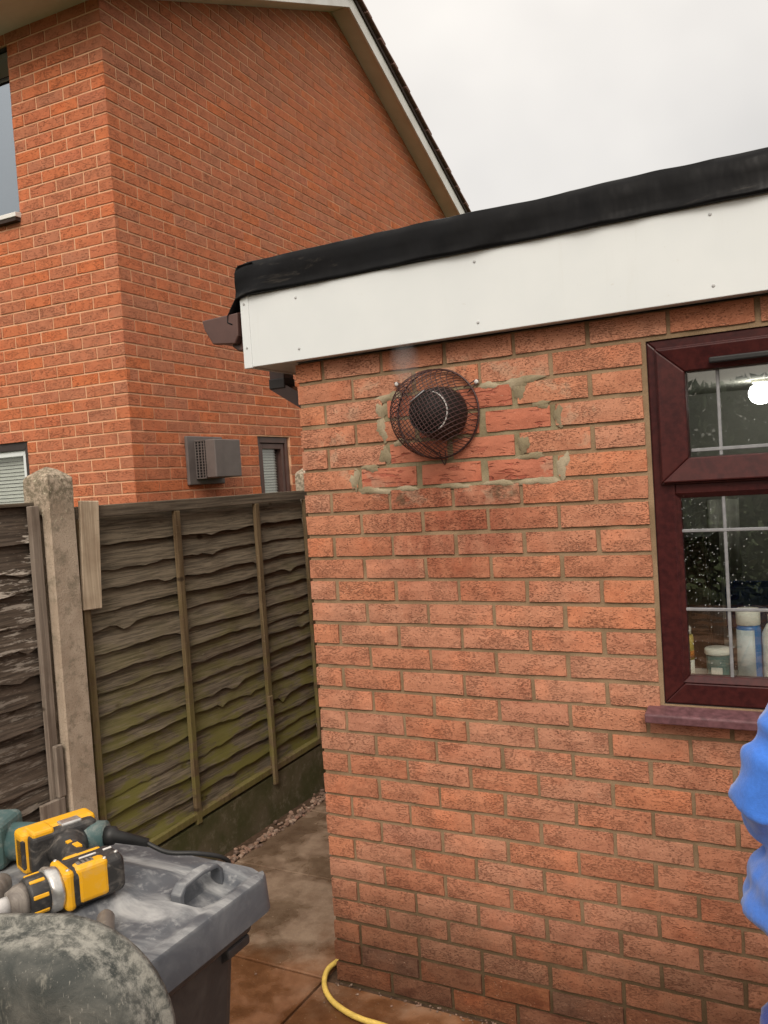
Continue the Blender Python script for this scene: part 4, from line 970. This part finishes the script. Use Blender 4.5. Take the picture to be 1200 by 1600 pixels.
sec3 = [(-0.062, -0.064), (0.062, -0.064), (0.068, -0.058), (0.068, 0.058), (0.062, 0.064), (-0.062, 0.064)]
n3 = len(sec3); vs = []
for (z, k) in ((1.7005, 1.0), (1.80, 1.0), (1.838, 1.0), (1.852, 0.90), (1.872, 0.45), (1.884, 0.08)):
    for (x, y) in sec3: vs.append((x * k + rnd.uniform(-0.002, 0.002) * (z > 1.71), y * k + rnd.uniform(-0.002, 0.002) * (z > 1.71), z + rnd.uniform(-0.004, 0.004) * (z > 1.81)))
fs = [tuple(range(n3))[::-1], tuple(range(5 * n3, 6 * n3))] + [(q * n3 + i, q * n3 + (i + 1) % n3, (q + 1) * n3 + (i + 1) % n3, (q + 1) * n3 + i) for q in range(5) for i in range(n3)]
p.add(vs, fs)
po_s = p.build('shaft', 'concrete', po)
o = po_s.copy(); COL.objects.link(o); o.parent = po_b
# timber packers
pk = MB().bbox(0, 0.016, -0.035, 0.062, 0, 0.44, 0.003).build('timber_packer', 'packer', None, (-1.056, -0.030, 1.305), label='pale sawn board nailed beside the top of the concrete post', cat='board'); pk.rotation_euler = (RAD(-3.2), 0, 0)
pk = MB().bbox(0, 0.018, -0.075, 0.035, 0, 0.46, 0.003).build('timber_packer', 'packer_grey', None, (-1.056, -0.262, 0.155), label='grey weathered board set low against the concrete post', cat='board')
pk = MB().bbox(0, 0.020, -0.018, 0.018, 0, 0.20, 0.003).build('timber_packer', 'packer_grey', None, (-1.058, -0.238, 0.616), label='short narrow wood strip with nail holes beside the post', cat='board')

# ================================================================== wheelie bin
BX0, BX1, BY0, BY1, BZ = -0.02, 0.690, -1.815, -1.235, 1.048
bn = thing('wheelie_bin', 'dark grey wheelie bin with plaster dust on its lid', 'wheelie bin', (0.335, -1.525, 0.0))
def taper(m, x0, x1, y0, y1, z0, X0, X1, Y0, Y1, z1):
    vs = [(x0, y0, z0), (x1, y0, z0), (x1, y1, z0), (x0, y1, z0), (X0, Y0, z1), (X1, Y0, z1), (X1, Y1, z1), (X0, Y1, z1)]
    return m.add(vs, [(3, 2, 1, 0), (4, 5, 6, 7), (0, 1, 5, 4), (1, 2, 6, 5), (2, 3, 7, 6), (3, 0, 4, 7)])
bevel_mod(taper(MB(), -0.22, 0.215, -0.22, 0.22, 0.05, -0.30, 0.305, -0.25, 0.25, 0.97).build('body', 'bin_body', bn), 0.03, 4)
bevel_mod(taper(MB(), -0.33, 0.315, -0.27, 0.27, 0.945, -0.335, 0.325, -0.275, 0.275, 0.992).build('body_rim', 'bin_body', bn), 0.006, 2)
# lid: shell with sloping skirt, recessed handle and raised centre
bm = bmesh.new()
hx, hy = 0.355, 0.29
lid = MB()
NXl, NYl = 48, 40; vs = []; fs = []
def lidz(x, y):
    ex = min(hx - abs(x), 0.05); ey = min(hy - abs(y), 0.05); e = min(ex, ey) / 0.05
    z = 1.058 - 0.004 * (1 - min(1, max(0, e))) ** 2
    # raised panel in the middle
    q = max(abs(x + 0.04) / 0.24, abs(y) / 0.22); z += 0.014 * (1 - min(1, max(0, (q - 0.85) / 0.15)))
    # recess under the handle along the front edge
    rx = abs(x - 0.282) / 0.042; ry = abs(y - 0.20) / 0.062; qq = (rx ** 4 + ry ** 4) ** 0.25
    z -= 0.028 * (1 - min(1, max(0, (qq - 0.75) / 0.3)))
    ry = abs(y + 0.20) / 0.062; qq = (rx ** 4 + ry ** 4) ** 0.25
    z -= 0.028 * (1 - min(1, max(0, (qq - 0.75) / 0.3)))
    # groove behind the front lip
    z -= 0.007 * math.exp(-((x - 0.322) / 0.008) ** 2)
    return z
for j in range(NYl + 1):
    for i in range(NXl + 1):
        x = -hx + 2 * hx * i / NXl; y = -hy + 2 * hy * j / NYl
        cxr = 0.035   # rounded corners
        dx, dy = abs(x) - (hx - cxr), abs(y) - (hy - cxr)
        if dx > 0 and dy > 0:
            d = math.hypot(dx, dy)
            if d > cxr: x = math.copysign(hx - cxr + dx / d * cxr, x); y = math.copysign(hy - cxr + dy / d * cxr, y)
        vs.append((x, y, lidz(x, y)))
def V(i, j): return j * (NXl + 1) + i
for j in range(NYl):
    for i in range(NXl): fs.append((V(i, j), V(i + 1, j), V(i + 1, j + 1), V(i, j + 1)))
loop = [V(i, 0) for i in range(NXl)] + [V(NXl, j) for j in range(NYl)] + [V(i, NYl) for i in range(NXl, 0, -1)] + [V(0, j) for j in range(NYl, 0, -1)]
b0 = len(vs)
for idx in loop: x, y, z = vs[idx]; vs.append((x * 1.003 + 0.002 * (x > 0), y * 1.003, z - 0.005))
b1 = len(vs)
for idx in loop: x, y, z = vs[idx]; vs.append((x * 1.010 + 0.003 * (x > 0), y * 1.012, 0.994))
b2 = len(vs)
for idx in loop: x, y, z = vs[idx]; vs.append((x * 0.985, y * 0.98, 0.994))
nl = len(loop)
for k in range(nl):
    k2 = (k + 1) % nl
    fs += [(loop[k], loop[k2], b0 + k2, b0 + k), (b0 + k, b0 + k2, b1 + k2, b1 + k), (b1 + k, b1 + k2, b2 + k2, b2 + k)]
lid.add(vs, fs, True); lido = lid.build('lid', 'bin_lid', bn)
es = lido.modifiers.new('es', 'EDGE_SPLIT'); es.split_angle = RAD(40)
for yy in (0.20, -0.20):
    hb = MB(); vs = []; fs = []
    for (y, z) in ((-0.058, 1.036), (-0.056, 1.062), (-0.046, 1.074), (0.0, 1.078), (0.040, 1.074), (0.050, 1.062), (0.052, 1.036)):
        tz = 1.0 if abs(y) < 0.05 else 0.4
        for (a, b) in ((-0.013, -0.004), (0.013, -0.004), (0.011, 0.004), (-0.011, 0.004)): vs.append((0.262 + a, yy + y + (b * (-1 if y < 0 else 1) * 1.2 if tz < 1 else 0), z + b * tz))
    for q in range(6):
        for w_ in range(4): fs.append((q * 4 + w_, q * 4 + (w_ + 1) % 4, q * 4 + 4 + (w_ + 1) % 4, q * 4 + 4 + w_))
    fs += [(3, 2, 1, 0), (24, 25, 26, 27)]
    bevel_mod(hb.add(vs, fs).build('lid_handle', 'bin_lid', lido), 0.003, 2)
MB().tube([(-0.375, -0.20, 1.02), (-0.375, 0.20, 1.02)], 0.014, 10).build('hinge_bar', 'bin_body', bn)
for yy in (-0.20, 0.0, 0.20): bevel_mod(MB().box(-0.395, -0.33, yy - 0.03, yy + 0.03, 0.975, 1.032).build('hinge_bracket', 'bin_body', bn), 0.006)
bevel_mod(MB().prism([(0.275, 0.90), (0.318, 0.93), (0.318, 0.946), (0.24, 0.946), (0.24, 0.88)], 'y', 0.20, 0.262).build('comb_lug', 'bin_body', bn), 0.004)
for yy in (-0.255, 0.255):
    MB().lathe([(0.03, -0.022), (0.095, -0.022), (0.100, -0.014), (0.100, 0.014), (0.095, 0.022), (0.03, 0.022)], Matrix.Translation((-0.24, yy + math.copysign(0.03, yy), 0.100)) @ Matrix.Rotation(RAD(90), 4, 'X'), 28).build('wheel', 'black_rubber', bn)
MB().tube([(-0.24, -0.27, 0.10), (-0.24, 0.27, 0.10)], 0.012, 8).build('axle', 'steel', bn)
MB().box(0.10, 0.18, -0.20, 0.20, 0.0, 0.0505).build('foot', 'bin_body', bn)

# ================================================================== cordless drill lying on the lid
LZ = 1.0725
ddir = Vector((-0.34, -0.94, 0)).normalized()
drz = math.atan2(ddir.y, ddir.x)
dr = thing('cordless_drill', 'yellow and black cordless drill lying on its side on the bin lid', 'drill', (0.478, -1.462, LZ + 0.040), drz)
dr.scale = (0.93, 0.93, 0.93)
# local: +x towards the chuck, -y towards the battery, z up
RY = Matrix.Rotation(RAD(90), 4, 'Y')
def cyl(prof, n=24): return MB().lathe(prof, RY, n)
hs = bevel_mod(MB().box(-0.058, 0.055, -0.037, 0.036, -0.035, 0.034).build('housing', 'tool_black', dr), 0.014, 4)
bevel_mod(MB().box(0.036, 0.0555, -0.0395, 0.0385, -0.0365, 0.0365).build('front_shell', 'tool_yellow', hs), 0.012, 3)
bevel_mod(MB().box(-0.040, 0.034, -0.0395, -0.019, -0.030, 0.0355).build('side_shell', 'tool_yellow', hs), 0.009, 3)
sw = bevel_mod(MB().box(-0.026, 0.034, 0.004, 0.0375, -0.030, 0.0370).build('switch_shell', 'tool_yellow', hs), 0.009, 3)
bevel_mod(MB().box(-0.004, 0.026, 0.010, 0.024, 0.0355, 0.0385).build('speed_switch', 'tool_grey', hs), 0.003)
for k in range(3): MB().bbox(0.001 + k * 0.008, 0.004 + k * 0.008, 0.011, 0.023, 0.0380, 0.0395, 0.0006).build('switch_rib', 'tool_black', hs)
for (x0_, x1_, y0_, y1_) in ((-0.036, 0.006, -0.034, -0.029), (-0.050, -0.034, -0.010, -0.005), (-0.020, 0.012, -0.008, -0.004)): MB().bbox(x0_, x1_, y0_, y1_, 0.0335, 0.0362, 0.0008).build('printed_mark', 'chalk' if y0_ > -0.02 else 'tool_black', hs)
for (sx_, sy_) in ((0.046, -0.030), (0.046, 0.028), (-0.020, 0.030), (-0.046, 0.020)): MB().lathe([(0.0035, 0.033), (0.0035, 0.0372), (0.002, 0.0372), (0.002, 0.0355)], Matrix.Translation((sx_, sy_, 0)), 10).build('screw', 'steel', hs)
cyl([(0.0375, 0.0555), (0.0385, 0.060), (0.0385, 0.072), (0.0355, 0.078)]).build('gear_collar', 'steel', dr)
ck = cyl([(0.0345, 0.0785), (0.036, 0.083), (0.036, 0.106), (0.033, 0.112)]).build('clutch_ring', 'tool_black', dr)
for k in range(8):
    a = 2 * math.pi * k / 8 + 0.3
    MB().bbox(0.082, 0.108, -0.0035, 0.0035, 0.0335, 0.0375, 0.0012, Matrix.Rotation(a, 4, 'X')).build('clutch_rib', 'tool_yellow', ck)
cyl([(0.030, 0.1125), (0.029, 0.124), (0.024, 0.134), (0.022, 0.140)]).build('chuck', 'tool_grey', dr)
cyl([(0.016, 0.1405), (0.015, 0.172), (0.011, 0.178)]).build('chuck_jaw', 'chalk', dr)
hd = MB(); vs = []; fs = []; nseg = 16
path = [(0.000, -0.030, 0.034, 0.030), (-0.004, -0.050, 0.030, 0.029), (-0.012, -0.085, 0.025, 0.027), (-0.020, -0.120, 0.026, 0.028), (-0.026, -0.145, 0.036, 0.034), (-0.026, -0.166, 0.048, 0.037)]
for (x, y, rx, rz) in path:
    for k in range(nseg): a = 2 * math.pi * k / nseg; vs.append((x + rx * math.cos(a), y, rz * math.sin(a)))
for i in range(len(path) - 1):
    for k in range(nseg): fs.append((i * nseg + k, i * nseg + (k + 1) % nseg, (i + 1) * nseg + (k + 1) % nseg, (i + 1) * nseg + k))
fs += [tuple(range(nseg)), tuple(range((len(path) - 1) * nseg, len(path) * nseg))]
grip = hd.add(vs, fs, True).build('grip', 'tool_black', dr)
for (a, b, c, d) in ((-0.024, -0.012, -0.100, -0.078), (-0.018, -0.008, -0.122, -0.110)): MB().bbox(a, b, c, d, 0.0235, 0.0288, 0.001).build('grip_mark', 'tool_yellow', grip)
bevel_mod(MB().box(0.018, 0.034, -0.072, -0.046, -0.010, 0.010).build('trigger', 'tool_grey', dr), 0.004)
bt_ = bevel_mod(MB().box(-0.0900, 0.0420, -0.1920, -0.1580, -0.0370, 0.0390).build('battery', 'tool_black', dr), 0.010, 3)
by_ = bevel_mod(MB().box(-0.0980, 0.0520, -0.2360, -0.1850, -0.0400, 0.0420).build('battery_base', 'tool_yellow', dr), 0.010, 3)
bevel_mod(MB().box(-0.0040, 0.0380, -0.2140, -0.1620, 0.0300, 0.0465).build('release_button', 'tool_yellow', dr), 0.005)
bevel_mod(MB().box(0.0160, 0.0520, -0.2210, -0.1860, -0.0300, 0.0300).build('battery_vent', 'tool_black', dr), 0.004)
bevel_mod(MB().box(-0.0620, -0.0200, -0.1960, -0.1680, 0.0280, 0.0445).build('belt_clip', 'steel', dr), 0.003)
MB().lathe([(0.013, 0), (0.015, 0.004), (0.015, 0.026), (0.012, 0.030)], Matrix.Translation((0.046, -0.036, 0.006)) @ Matrix.Rotation(RAD(90), 4, 'X') @ Matrix.Rotation(RAD(35), 4, 'Y'), 16).build('side_collar', 'tool_grey', dr)

# ================================================================== green corded hammer drill behind it
gt = thing('corded_drill', 'dusty dark green corded power drill lying behind the yellow drill', 'drill', (0.196, -1.421, LZ), math.atan2(0.10, 0.21))
bevel_mod(MB().box(-0.16, 0.03, -0.045, 0.050, 0.0, 0.088).build('motor_housing', 'tool_green', gt), 0.014, 3)
bevel_mod(MB().box(-0.17, -0.03, -0.075, -0.046, 0.004, 0.075).build('gear_case', 'tool_black', gt), 0.010, 2)
MB().bbox(-0.075, -0.030, -0.0475, -0.0452, 0.030, 0.075, 0.001).build('side_panel', 'tool_grey', gt)
bevel_mod(MB().box(-0.05, -0.030, -0.030, 0.010, 0.0865, 0.0892).build('badge', 'tool_red', gt), 0.001)
MB().tube([(0.02, 0.0, 0.04), (0.09, 0.004, 0.040), (0.150, 0.006, 0.040), (0.205, 0.006, 0.040)], [0.036, 0.030, 0.030, 0.028], 16).build('grip', 'tool_green', gt)
MB().tube([(0.2055, 0.006, 0.040), (0.222, 0.006, 0.040), (0.226, 0.006, 0.038), (0.285, 0.005, 0.024)], [0.018, 0.017, 0.012, 0.008], 12).build('strain_relief', 'black_rubber', gt)
gm = gt.matrix_basis if False else (Matrix.Translation(gt.location) @ Matrix.Rotation(gt.rotation_euler[2], 4, 'Z')); gi = gm.inverted()
cab = [gm @ Vector((0.28, 0.005, 0.025)), (0.490, -1.285, 1.080), (0.535, -1.255, 1.072), (0.565, -1.218, 1.052), (0.560, -1.200, 1.02), (0.50, -1.195, 0.93), (0.43, -1.19, 0.70), (0.36, -1.18, 0.30), (0.30, -1.15, 0.03), (0.10, -1.10, 0.006), (-0.4, -1.0, 0.006)]
MB().tube([gi @ v for v in catmull(cab)], 0.0045, 8).build('cable', 'black_rubber', gt)
st_ = thing('side_handle', 'short dusty grey tool handle with hollow end on the bin lid', 'tool handle', (0.372, -1.575, LZ), math.atan2(-0.25, 0.20))
MB().lathe([(0.016, -0.085), (0.019, -0.075), (0.019, -0.020), (0.023, -0.012), (0.024, 0.016), (0.021, 0.020), (0.012, 0.020), (0.010, 0.004)], Matrix.Translation((0, 0, 0.0245)) @ RY, 20).build('barrel', 'tool_grey', st_)
MB().lathe([(0.0095, -0.006), (0.0095, 0.004)], Matrix.Translation((0, 0, 0.0245)) @ RY, 14).build('bore', 'flue_dark', st_)
st2 = thing('masonry_bit', 'dusty steel chisel bar lying under the yellow drill', 'drill bit', (0.585, -1.530, LZ - 0.012), math.atan2(-0.30, 0.30))
MB().lathe([(0.010, -0.05), (0.014, -0.04), (0.014, 0.06), (0.010, 0.09)], Matrix.Translation((0, 0, 0.0145)) @ RY, 14).build('shank', 'tool_grey', st2)

# ================================================================== mixing tub stood on end in front of the bin
TB = thing('mixing_tub', 'dark plastic mixing tub stood on end and smeared with dried plaster', 'mixing tub', (0.6167, -1.8480, 0.0), RAD(20))
TW, TH = 0.292, 1.230
def tub_outline(inset, n=12):
    r = 0.135 - inset * 0.5; w = TW - inset; top = TH - inset; bot = 0.0 + inset; pts = []
    for (cx, cz, a0) in ((w - r, top - r, 0), (-(w - r), top - r, 90), (-(w - r), bot + r, 180), (w - r, bot + r, 270)):
        for i in range(n + 1): a = RAD(a0 + 90 * i / n); pts.append((cx + r * math.cos(a), cz + r * math.sin(a)))
    return pts
tm = MB(); vs = []; fs = []
layers = [(0.004, 0.075), (-0.006, 0.075), (-0.007, 0.068), (0.001, 0.064), (0.001, 0.030), (0.004, 0.016), (0.010, 0.006), (0.018, -0.001), (0.030, -0.006), (0.055, -0.009), (0.12, -0.011), (0.29, -0.012)]
# inset, y (towards +y = away from the viewer): rim lip then dished inside
out = [tub_outline(max(-0.01, l[0])) for l in layers]; n = len(out[0])
for (l, pts) in zip(layers, out):
    for (x, z) in pts: vs.append((x, l[1] - 0.03, z))
for i in range(len(layers) - 1):
    for k in range(n): fs.append((i * n + k, i * n + (k + 1) % n, (i + 1) * n + (k + 1) % n, (i + 1) * n + k))
fs.append(tuple(range((len(layers) - 1) * n, len(layers) * n)))
tub = tm.add(vs, fs, True).build('shell', 'tub', TB); s_ = tub.modifiers.new('s', 'SOLIDIFY'); s_.thickness = 0.006; s_.offset = 1

# ================================================================== garden hose
hp = [(-0.30, 0.90, 0.012), (-0.20, 0.55, 0.012), (-0.115, 0.28, 0.012), (-0.062, 0.10, 0.012), (-0.050, 0.015, 0.012), (-0.012, -0.065, 0.012), (0.052, -0.125, 0.012), (0.128, -0.160, 0.012), (0.20, -0.176, 0.012), (0.30, -0.180, 0.012), (0.45, -0.20, 0.012), (0.75, -0.30, 0.012), (1.2, -0.42, 0.012), (1.8, -0.40, 0.012), (2.6, -0.25, 0.012)]
hp = hp[3:]
hp[0] = (-0.045, 0.085, 0.012)
hp = [(-0.020, 0.40, 0.012), (-0.022, 0.25, 0.012), (-0.034, 0.14, 0.012)] + hp
hp = [(-0.022, 3.0, 0.012), (-0.024, 1.2, 0.012), (-0.022, 0.45, 0.012), (-0.026, 0.20, 0.012)] + hp[3:]
MB().tube(catmull(hp), 0.0095, 12).build('garden_hose', 'hose', label='yellow garden hose curving round the foot of the brick corner', cat='hose')

# ================================================================== person in blue at the right edge
PL = Vector((1.705, -0.98, 0))
per = thing('person', 'person in a bright blue fleece and navy trousers standing with bent elbow', 'person', PL)
def skin_obj(name, verts, edges, radii, mat, parent, sub=2, root=0, disp=None):
    bm = bmesh.new(); lay = bm.verts.layers.skin.verify(); vs = [bm.verts.new(v) for v in verts]
    for a, b in edges: bm.edges.new((vs[a], vs[b]))
    for i, v in enumerate(vs):
        r = radii[i]; v[lay].radius = r if isinstance(r, tuple) else (r, r); v[lay].use_root = (i == root)
    me = bpy.data.meshes.new(name); bm.to_mesh(me); bm.free()
    o = mk(name, me, mat, parent)
    k = o.modifiers.new('skin', 'SKIN'); k.use_smooth_shade = True
    s = o.modifiers.new('sub', 'SUBSURF'); s.levels = sub; s.render_levels = sub
    if disp:
        tx = bpy.data.textures.new(name + '_folds', 'CLOUDS'); tx.noise_scale = disp[1]; d = o.modifiers.new('d', 'DISPLACE'); d.texture = tx; d.strength = disp[0]; d.mid_level = 0.5; d.texture_coords = 'GLOBAL'
    return o
SKN = simple('skin', (0.50, 0.29, 0.20), 0.55, 0.35, 0.06, 20)
def mat_fleece(name, c):
    t = NT(name, 0.95, 0.15); P = t.obj(); t.color(t.mix(t.ramp(t.noise(P, 180, 3), 0.3, 0.7), tuple(v * 0.94 for v in c), tuple(v * 1.05 for v in c)))
    t.p.inputs['Sheen Weight'].default_value = 0.35; t.normal(t.bump(t.noise(P, 400, 3), 0.3, 0.002)); return t.m
M['fleece'] = mat_fleece('blue_fleece', (0.048, 0.170, 0.60)); M['navy'] = mat_fleece('navy_cloth', (0.016, 0.035, 0.22)); M['hair'] = simple('hair', (0.04, 0.028, 0.02), 0.6)
def loft(m, rings, n=28, p=2.4):
    vs = []; fs = []
    for (cx, cy, z, rx, ry) in rings:
        for k in range(n):
            a = 2 * math.pi * k / n; c_, s_2 = math.cos(a), math.sin(a)
            vs.append((cx + rx * math.copysign(abs(c_) ** (2 / p), c_), cy + ry * math.copysign(abs(s_2) ** (2 / p), s_2), z))
    for i in range(len(rings) - 1):
        for k in range(n): fs.append((i * n + k, i * n + (k + 1) % n, (i + 1) * n + (k + 1) % n, (i + 1) * n + k))
    fs += [tuple(range(n))[::-1], tuple(range((len(rings) - 1) * n, len(rings) * n))]
    return m.add(vs, fs, True)
def fuse(o, vox=0.011, smooth=6, disp=None):
    r = o.modifiers.new('fuse', 'REMESH'); r.mode = 'VOXEL'; r.voxel_size = vox; r.use_smooth_shade = True
    k = o.modifiers.new('smooth', 'SMOOTH'); k.iterations = smooth; k.factor = 0.6
    if disp:
        tx = bpy.data.textures.new(o.name + '_folds', 'CLOUDS'); tx.noise_scale = disp[1]; d = o.modifiers.new('folds', 'DISPLACE'); d.texture = tx; d.strength = disp[0]; d.mid_level = 0.5; d.texture_coords = 'GLOBAL'
        t2 = bpy.data.textures.new(o.name + '_creases', 'STUCCI'); t2.noise_scale = disp[1] * 0.6; t2.turbulence = 8; d = o.modifiers.new('creases', 'DISPLACE'); d.texture = t2; d.strength = disp[0] * 0.30; d.mid_level = 0.5; d.texture_coords = 'GLOBAL'
    return o
bd_ = MB()
loft(bd_, [(0, 0.01, 0.86, 0.15, 0.10), (0, 0.01, 1.0, 0.155, 0.10), (0, 0.01, 1.2, 0.15, 0.10), (0, 0.01, 1.34, 0.125, 0.085), (0, 0.01, 1.41, 0.080, 0.070), (0, 0.02, 1.47, 0.058, 0.058), (0, 0.035, 1.53, 0.055, 0.058)])
loft(bd_, [(0, 0.045, 1.51, 0.030, 0.035), (0, 0.085, 1.55, 0.050, 0.062), (0, 0.085, 1.60, 0.066, 0.082), (0, 0.080, 1.66, 0.074, 0.092), (0, 0.075, 1.72, 0.072, 0.090), (0, 0.070, 1.765, 0.050, 0.062), (0, 0.07, 1.78, 0.02, 0.03)], p=2.0)
for sg in (-1, 1): bd_.tube([(sg * 0.085, 0.01, 0.90), (sg * 0.115, 0.02, 0.50), (sg * 0.115, 0.0, 0.08)], [0.08, 0.056, 0.042], 14)
bd_.tube([(-0.108, 0.0, 1.335), (-0.192, -0.028, 1.205), (-0.130, 0.205, 1.132)], [0.045, 0.036, 0.027], 12); bd_.tube([(0.12, 0.0, 1.345), (0.23, 0.02, 1.14), (0.222, 0.20, 1.02)], [0.05, 0.040, 0.027], 12)
fuse(bd_.build('body', SKN, per), 0.010, 4)
# hair and face
hm_ = MB(); bm = bmesh.new(); bmesh.ops.create_icosphere(bm, subdivisions=3, radius=1)
for v in bm.verts: v.co = Vector((v.co.x * 0.082, v.co.y * 0.100, v.co.z * 0.085)) * (1 + 0.03 * noise.noise(v.co * 6))
bmesh.ops.delete(bm, geom=[v for v in bm.verts if v.co.z < -0.035 or (v.co.y > 0.045 and v.co.z < 0.030)], context='VERTS')
hm_.bm(bm, Matrix.Translation((0, 0.075, 1.695)), True).build('hair', 'hair', per).modifiers.new('s', 'SOLIDIFY').thickness = 0.012
MB().tube([(0, 0.155, 1.675), (0, 0.178, 1.640), (0, 0.165, 1.632)], [0.008, 0.013, 0.008], 8).build('nose', SKN, per)
for s in (-1, 1):
    MB().lathe([(0.002, -0.011), (0.008, -0.008), (0.011, 0), (0.008, 0.008), (0.002, 0.011)], Matrix.Translation((s * 0.030, 0.148, 1.665)), 10).build('eye', 'white_plastic', per)
    MB().tube([(s * 0.075, 0.065, 1.685), (s * 0.084, 0.055, 1.660), (s * 0.075, 0.070, 1.625)], [0.010, 0.013, 0.008], 8).build('ear', SKN, per)
MB().tube([(-0.024, 0.150, 1.605), (0, 0.158, 1.603), (0.024, 0.150, 1.605)], 0.006, 6).build('mouth', simple('lips', (0.40, 0.17, 0.14), 0.5), per)
fg = MB()
loft(fg, [(0, 0.0, 0.955, 0.190, 0.130), (0, 0.0, 0.975, 0.212, 0.145), (0, 0.0, 1.01, 0.232, 0.155), (0, 0.0, 1.030, 0.250, 0.160), (0, 0.0, 1.055, 0.238, 0.155), (0, 0.0, 1.080, 0.240, 0.155), (0, 0.0, 1.11, 0.210, 0.148), (0, 0.0, 1.16, 0.203, 0.140), (0, 0.0, 1.26, 0.185, 0.134), (0, 0.0, 1.355, 0.172, 0.122), (0, 0.0, 1.405, 0.140, 0.100), (0, 0.01, 1.445, 0.090, 0.085), (0, 0.02, 1.485, 0.078, 0.078)])
fg.tube(catmull([(-0.116, 0.0, 1.372), (-0.142, -0.008, 1.328), (-0.170, -0.022, 1.268), (-0.200, -0.030, 1.205), (-0.182, 0.02, 1.165), (-0.160, 0.10, 1.155), (-0.134, 0.190, 1.135)], 4), [0.066 - 0.0008 * i + (0.0065 if i % 3 == 0 else -0.005) * (1.0 if 5 < i < 22 else 0.3) for i in range(25)], 16)
fg.tube(catmull([(0.130, 0.0, 1.385), (0.185, 0.0, 1.31), (0.225, 0.015, 1.15), (0.225, 0.10, 1.08), (0.222, 0.185, 1.03)], 4), [0.075 - 0.0017 * i for i in range(17)], 16)
fuse(fg.build('fleece', 'fleece', per), 0.007, 3, (0.022, 0.08))
tg = MB()
loft(tg, [(0, 0.01, 0.80, 0.20, 0.125), (0, 0.01, 0.88, 0.205, 0.130), (0, 0.01, 0.99, 0.185, 0.125)])
for sg in (-1, 1): loft(tg, [(sg * 0.125, 0.0, 0.075, 0.062, 0.075), (sg * 0.125, 0.01, 0.25, 0.070, 0.080), (sg * 0.125, 0.02, 0.50, 0.085, 0.092), (sg * 0.120, 0.01, 0.70, 0.105, 0.110), (sg * 0.115, 0.01, 0.83, 0.118, 0.122)], p=2.0)
fuse(tg.build('trousers', 'navy', per), 0.011, 4, (0.014, 0.08))
for s in (-1, 1):
    bevel_mod(taper(MB(), s * 0.115 - 0.05, s * 0.115 + 0.05, -0.09, 0.19, 0.0, s * 0.115 - 0.042, s * 0.115 + 0.042, -0.08, 0.12, 0.085).build('boot', 'black_rubber', per), 0.02, 3)
# hands: palm and five fingers each
for s, W_ in ((-1, Vector((-0.130, 0.205, 1.132))), (1, Vector((0.222, 0.200, 1.020)))):
    d = Vector((0.12 * -s, 0.95, -0.22)).normalized(); side = d.cross(Vector((0, 0, 1))).normalized()
    hv = [W_, W_ + d * 0.045, W_ + d * 0.085]; he = [(0, 1), (1, 2)]; hr = [(0.026, 0.018), (0.036, 0.016), (0.036, 0.014)]
    hand = skin_obj('hand', hv, he, hr, SKN, per, 2)
    for q, (o_, ln) in enumerate(((-0.028, 0.062), (-0.010, 0.074), (0.010, 0.070), (0.028, 0.056))):
        b = W_ + d * 0.088 + side * o_
        MB().tube([b, b + d * ln * 0.45 + Vector((0, 0, -0.006)), b + d * ln * 0.75 + Vector((0, 0, -0.022)), b + d * ln * 0.85 + Vector((0, 0, -0.040))], [0.0095, 0.009, 0.0085, 0.006], 8).build('finger', SKN, hand)
    b = W_ + d * 0.030 - side * 0.030 * s
    MB().tube([b, b + d * 0.030 - side * 0.022 * s, b + d * 0.058 - side * 0.022 * s], [0.011, 0.0105, 0.008], 8).build('thumb', SKN, hand)

# ================================================================== unseen hedge added behind the viewer to darken the window reflections
lf = MB(); R_ = random.Random(3)
for i in range(26000):
    x = R_.uniform(-5, 9); z = 2.75 * R_.random() ** 0.8; y = -9.0 + R_.gauss(0, 0.32) + 0.25 * noise.noise((x * 1.3, z * 1.3, 0)); s = R_.uniform(0.06, 0.13)
    u = Vector((R_.gauss(0, 1), R_.gauss(0, 1), R_.gauss(0, 1))).normalized(); w = u.orthogonal().normalized()
    c = Vector((x, y, z)); lf.add([c - u * s, c + w * s * 0.45, c + u * s, c - w * s * 0.45], [(0, 1, 2, 3)])
t = NT('hedge_leaf', 0.7, 0.3); t.color(t.cramp(t.rand(), [(0, (0.035, 0.055, 0.025)), (0.5, (0.065, 0.095, 0.045)), (1, (0.11, 0.14, 0.07))])); M['leaf'] = t.m
hd_ = thing('hedge', 'tall dark green hedge added out of view for dark window reflections', 'hedge', (2, -9, -0.05))
lf2 = MB().add([(v[0] - 2, v[1] + 9, v[2]) for v in lf.v], lf.f); lf2.build('foliage', 'leaf', hd_, kind='stuff')
for k in range(9): MB().tube([(-6.2 + k * 1.55, 0, 0.0), (-6.15 + k * 1.55, 0.03, 1.4), (-6.2 + k * 1.55, 0.0, 2.6)], [0.06, 0.045, 0.02], 8).build('stem', 'undercloak', hd_)
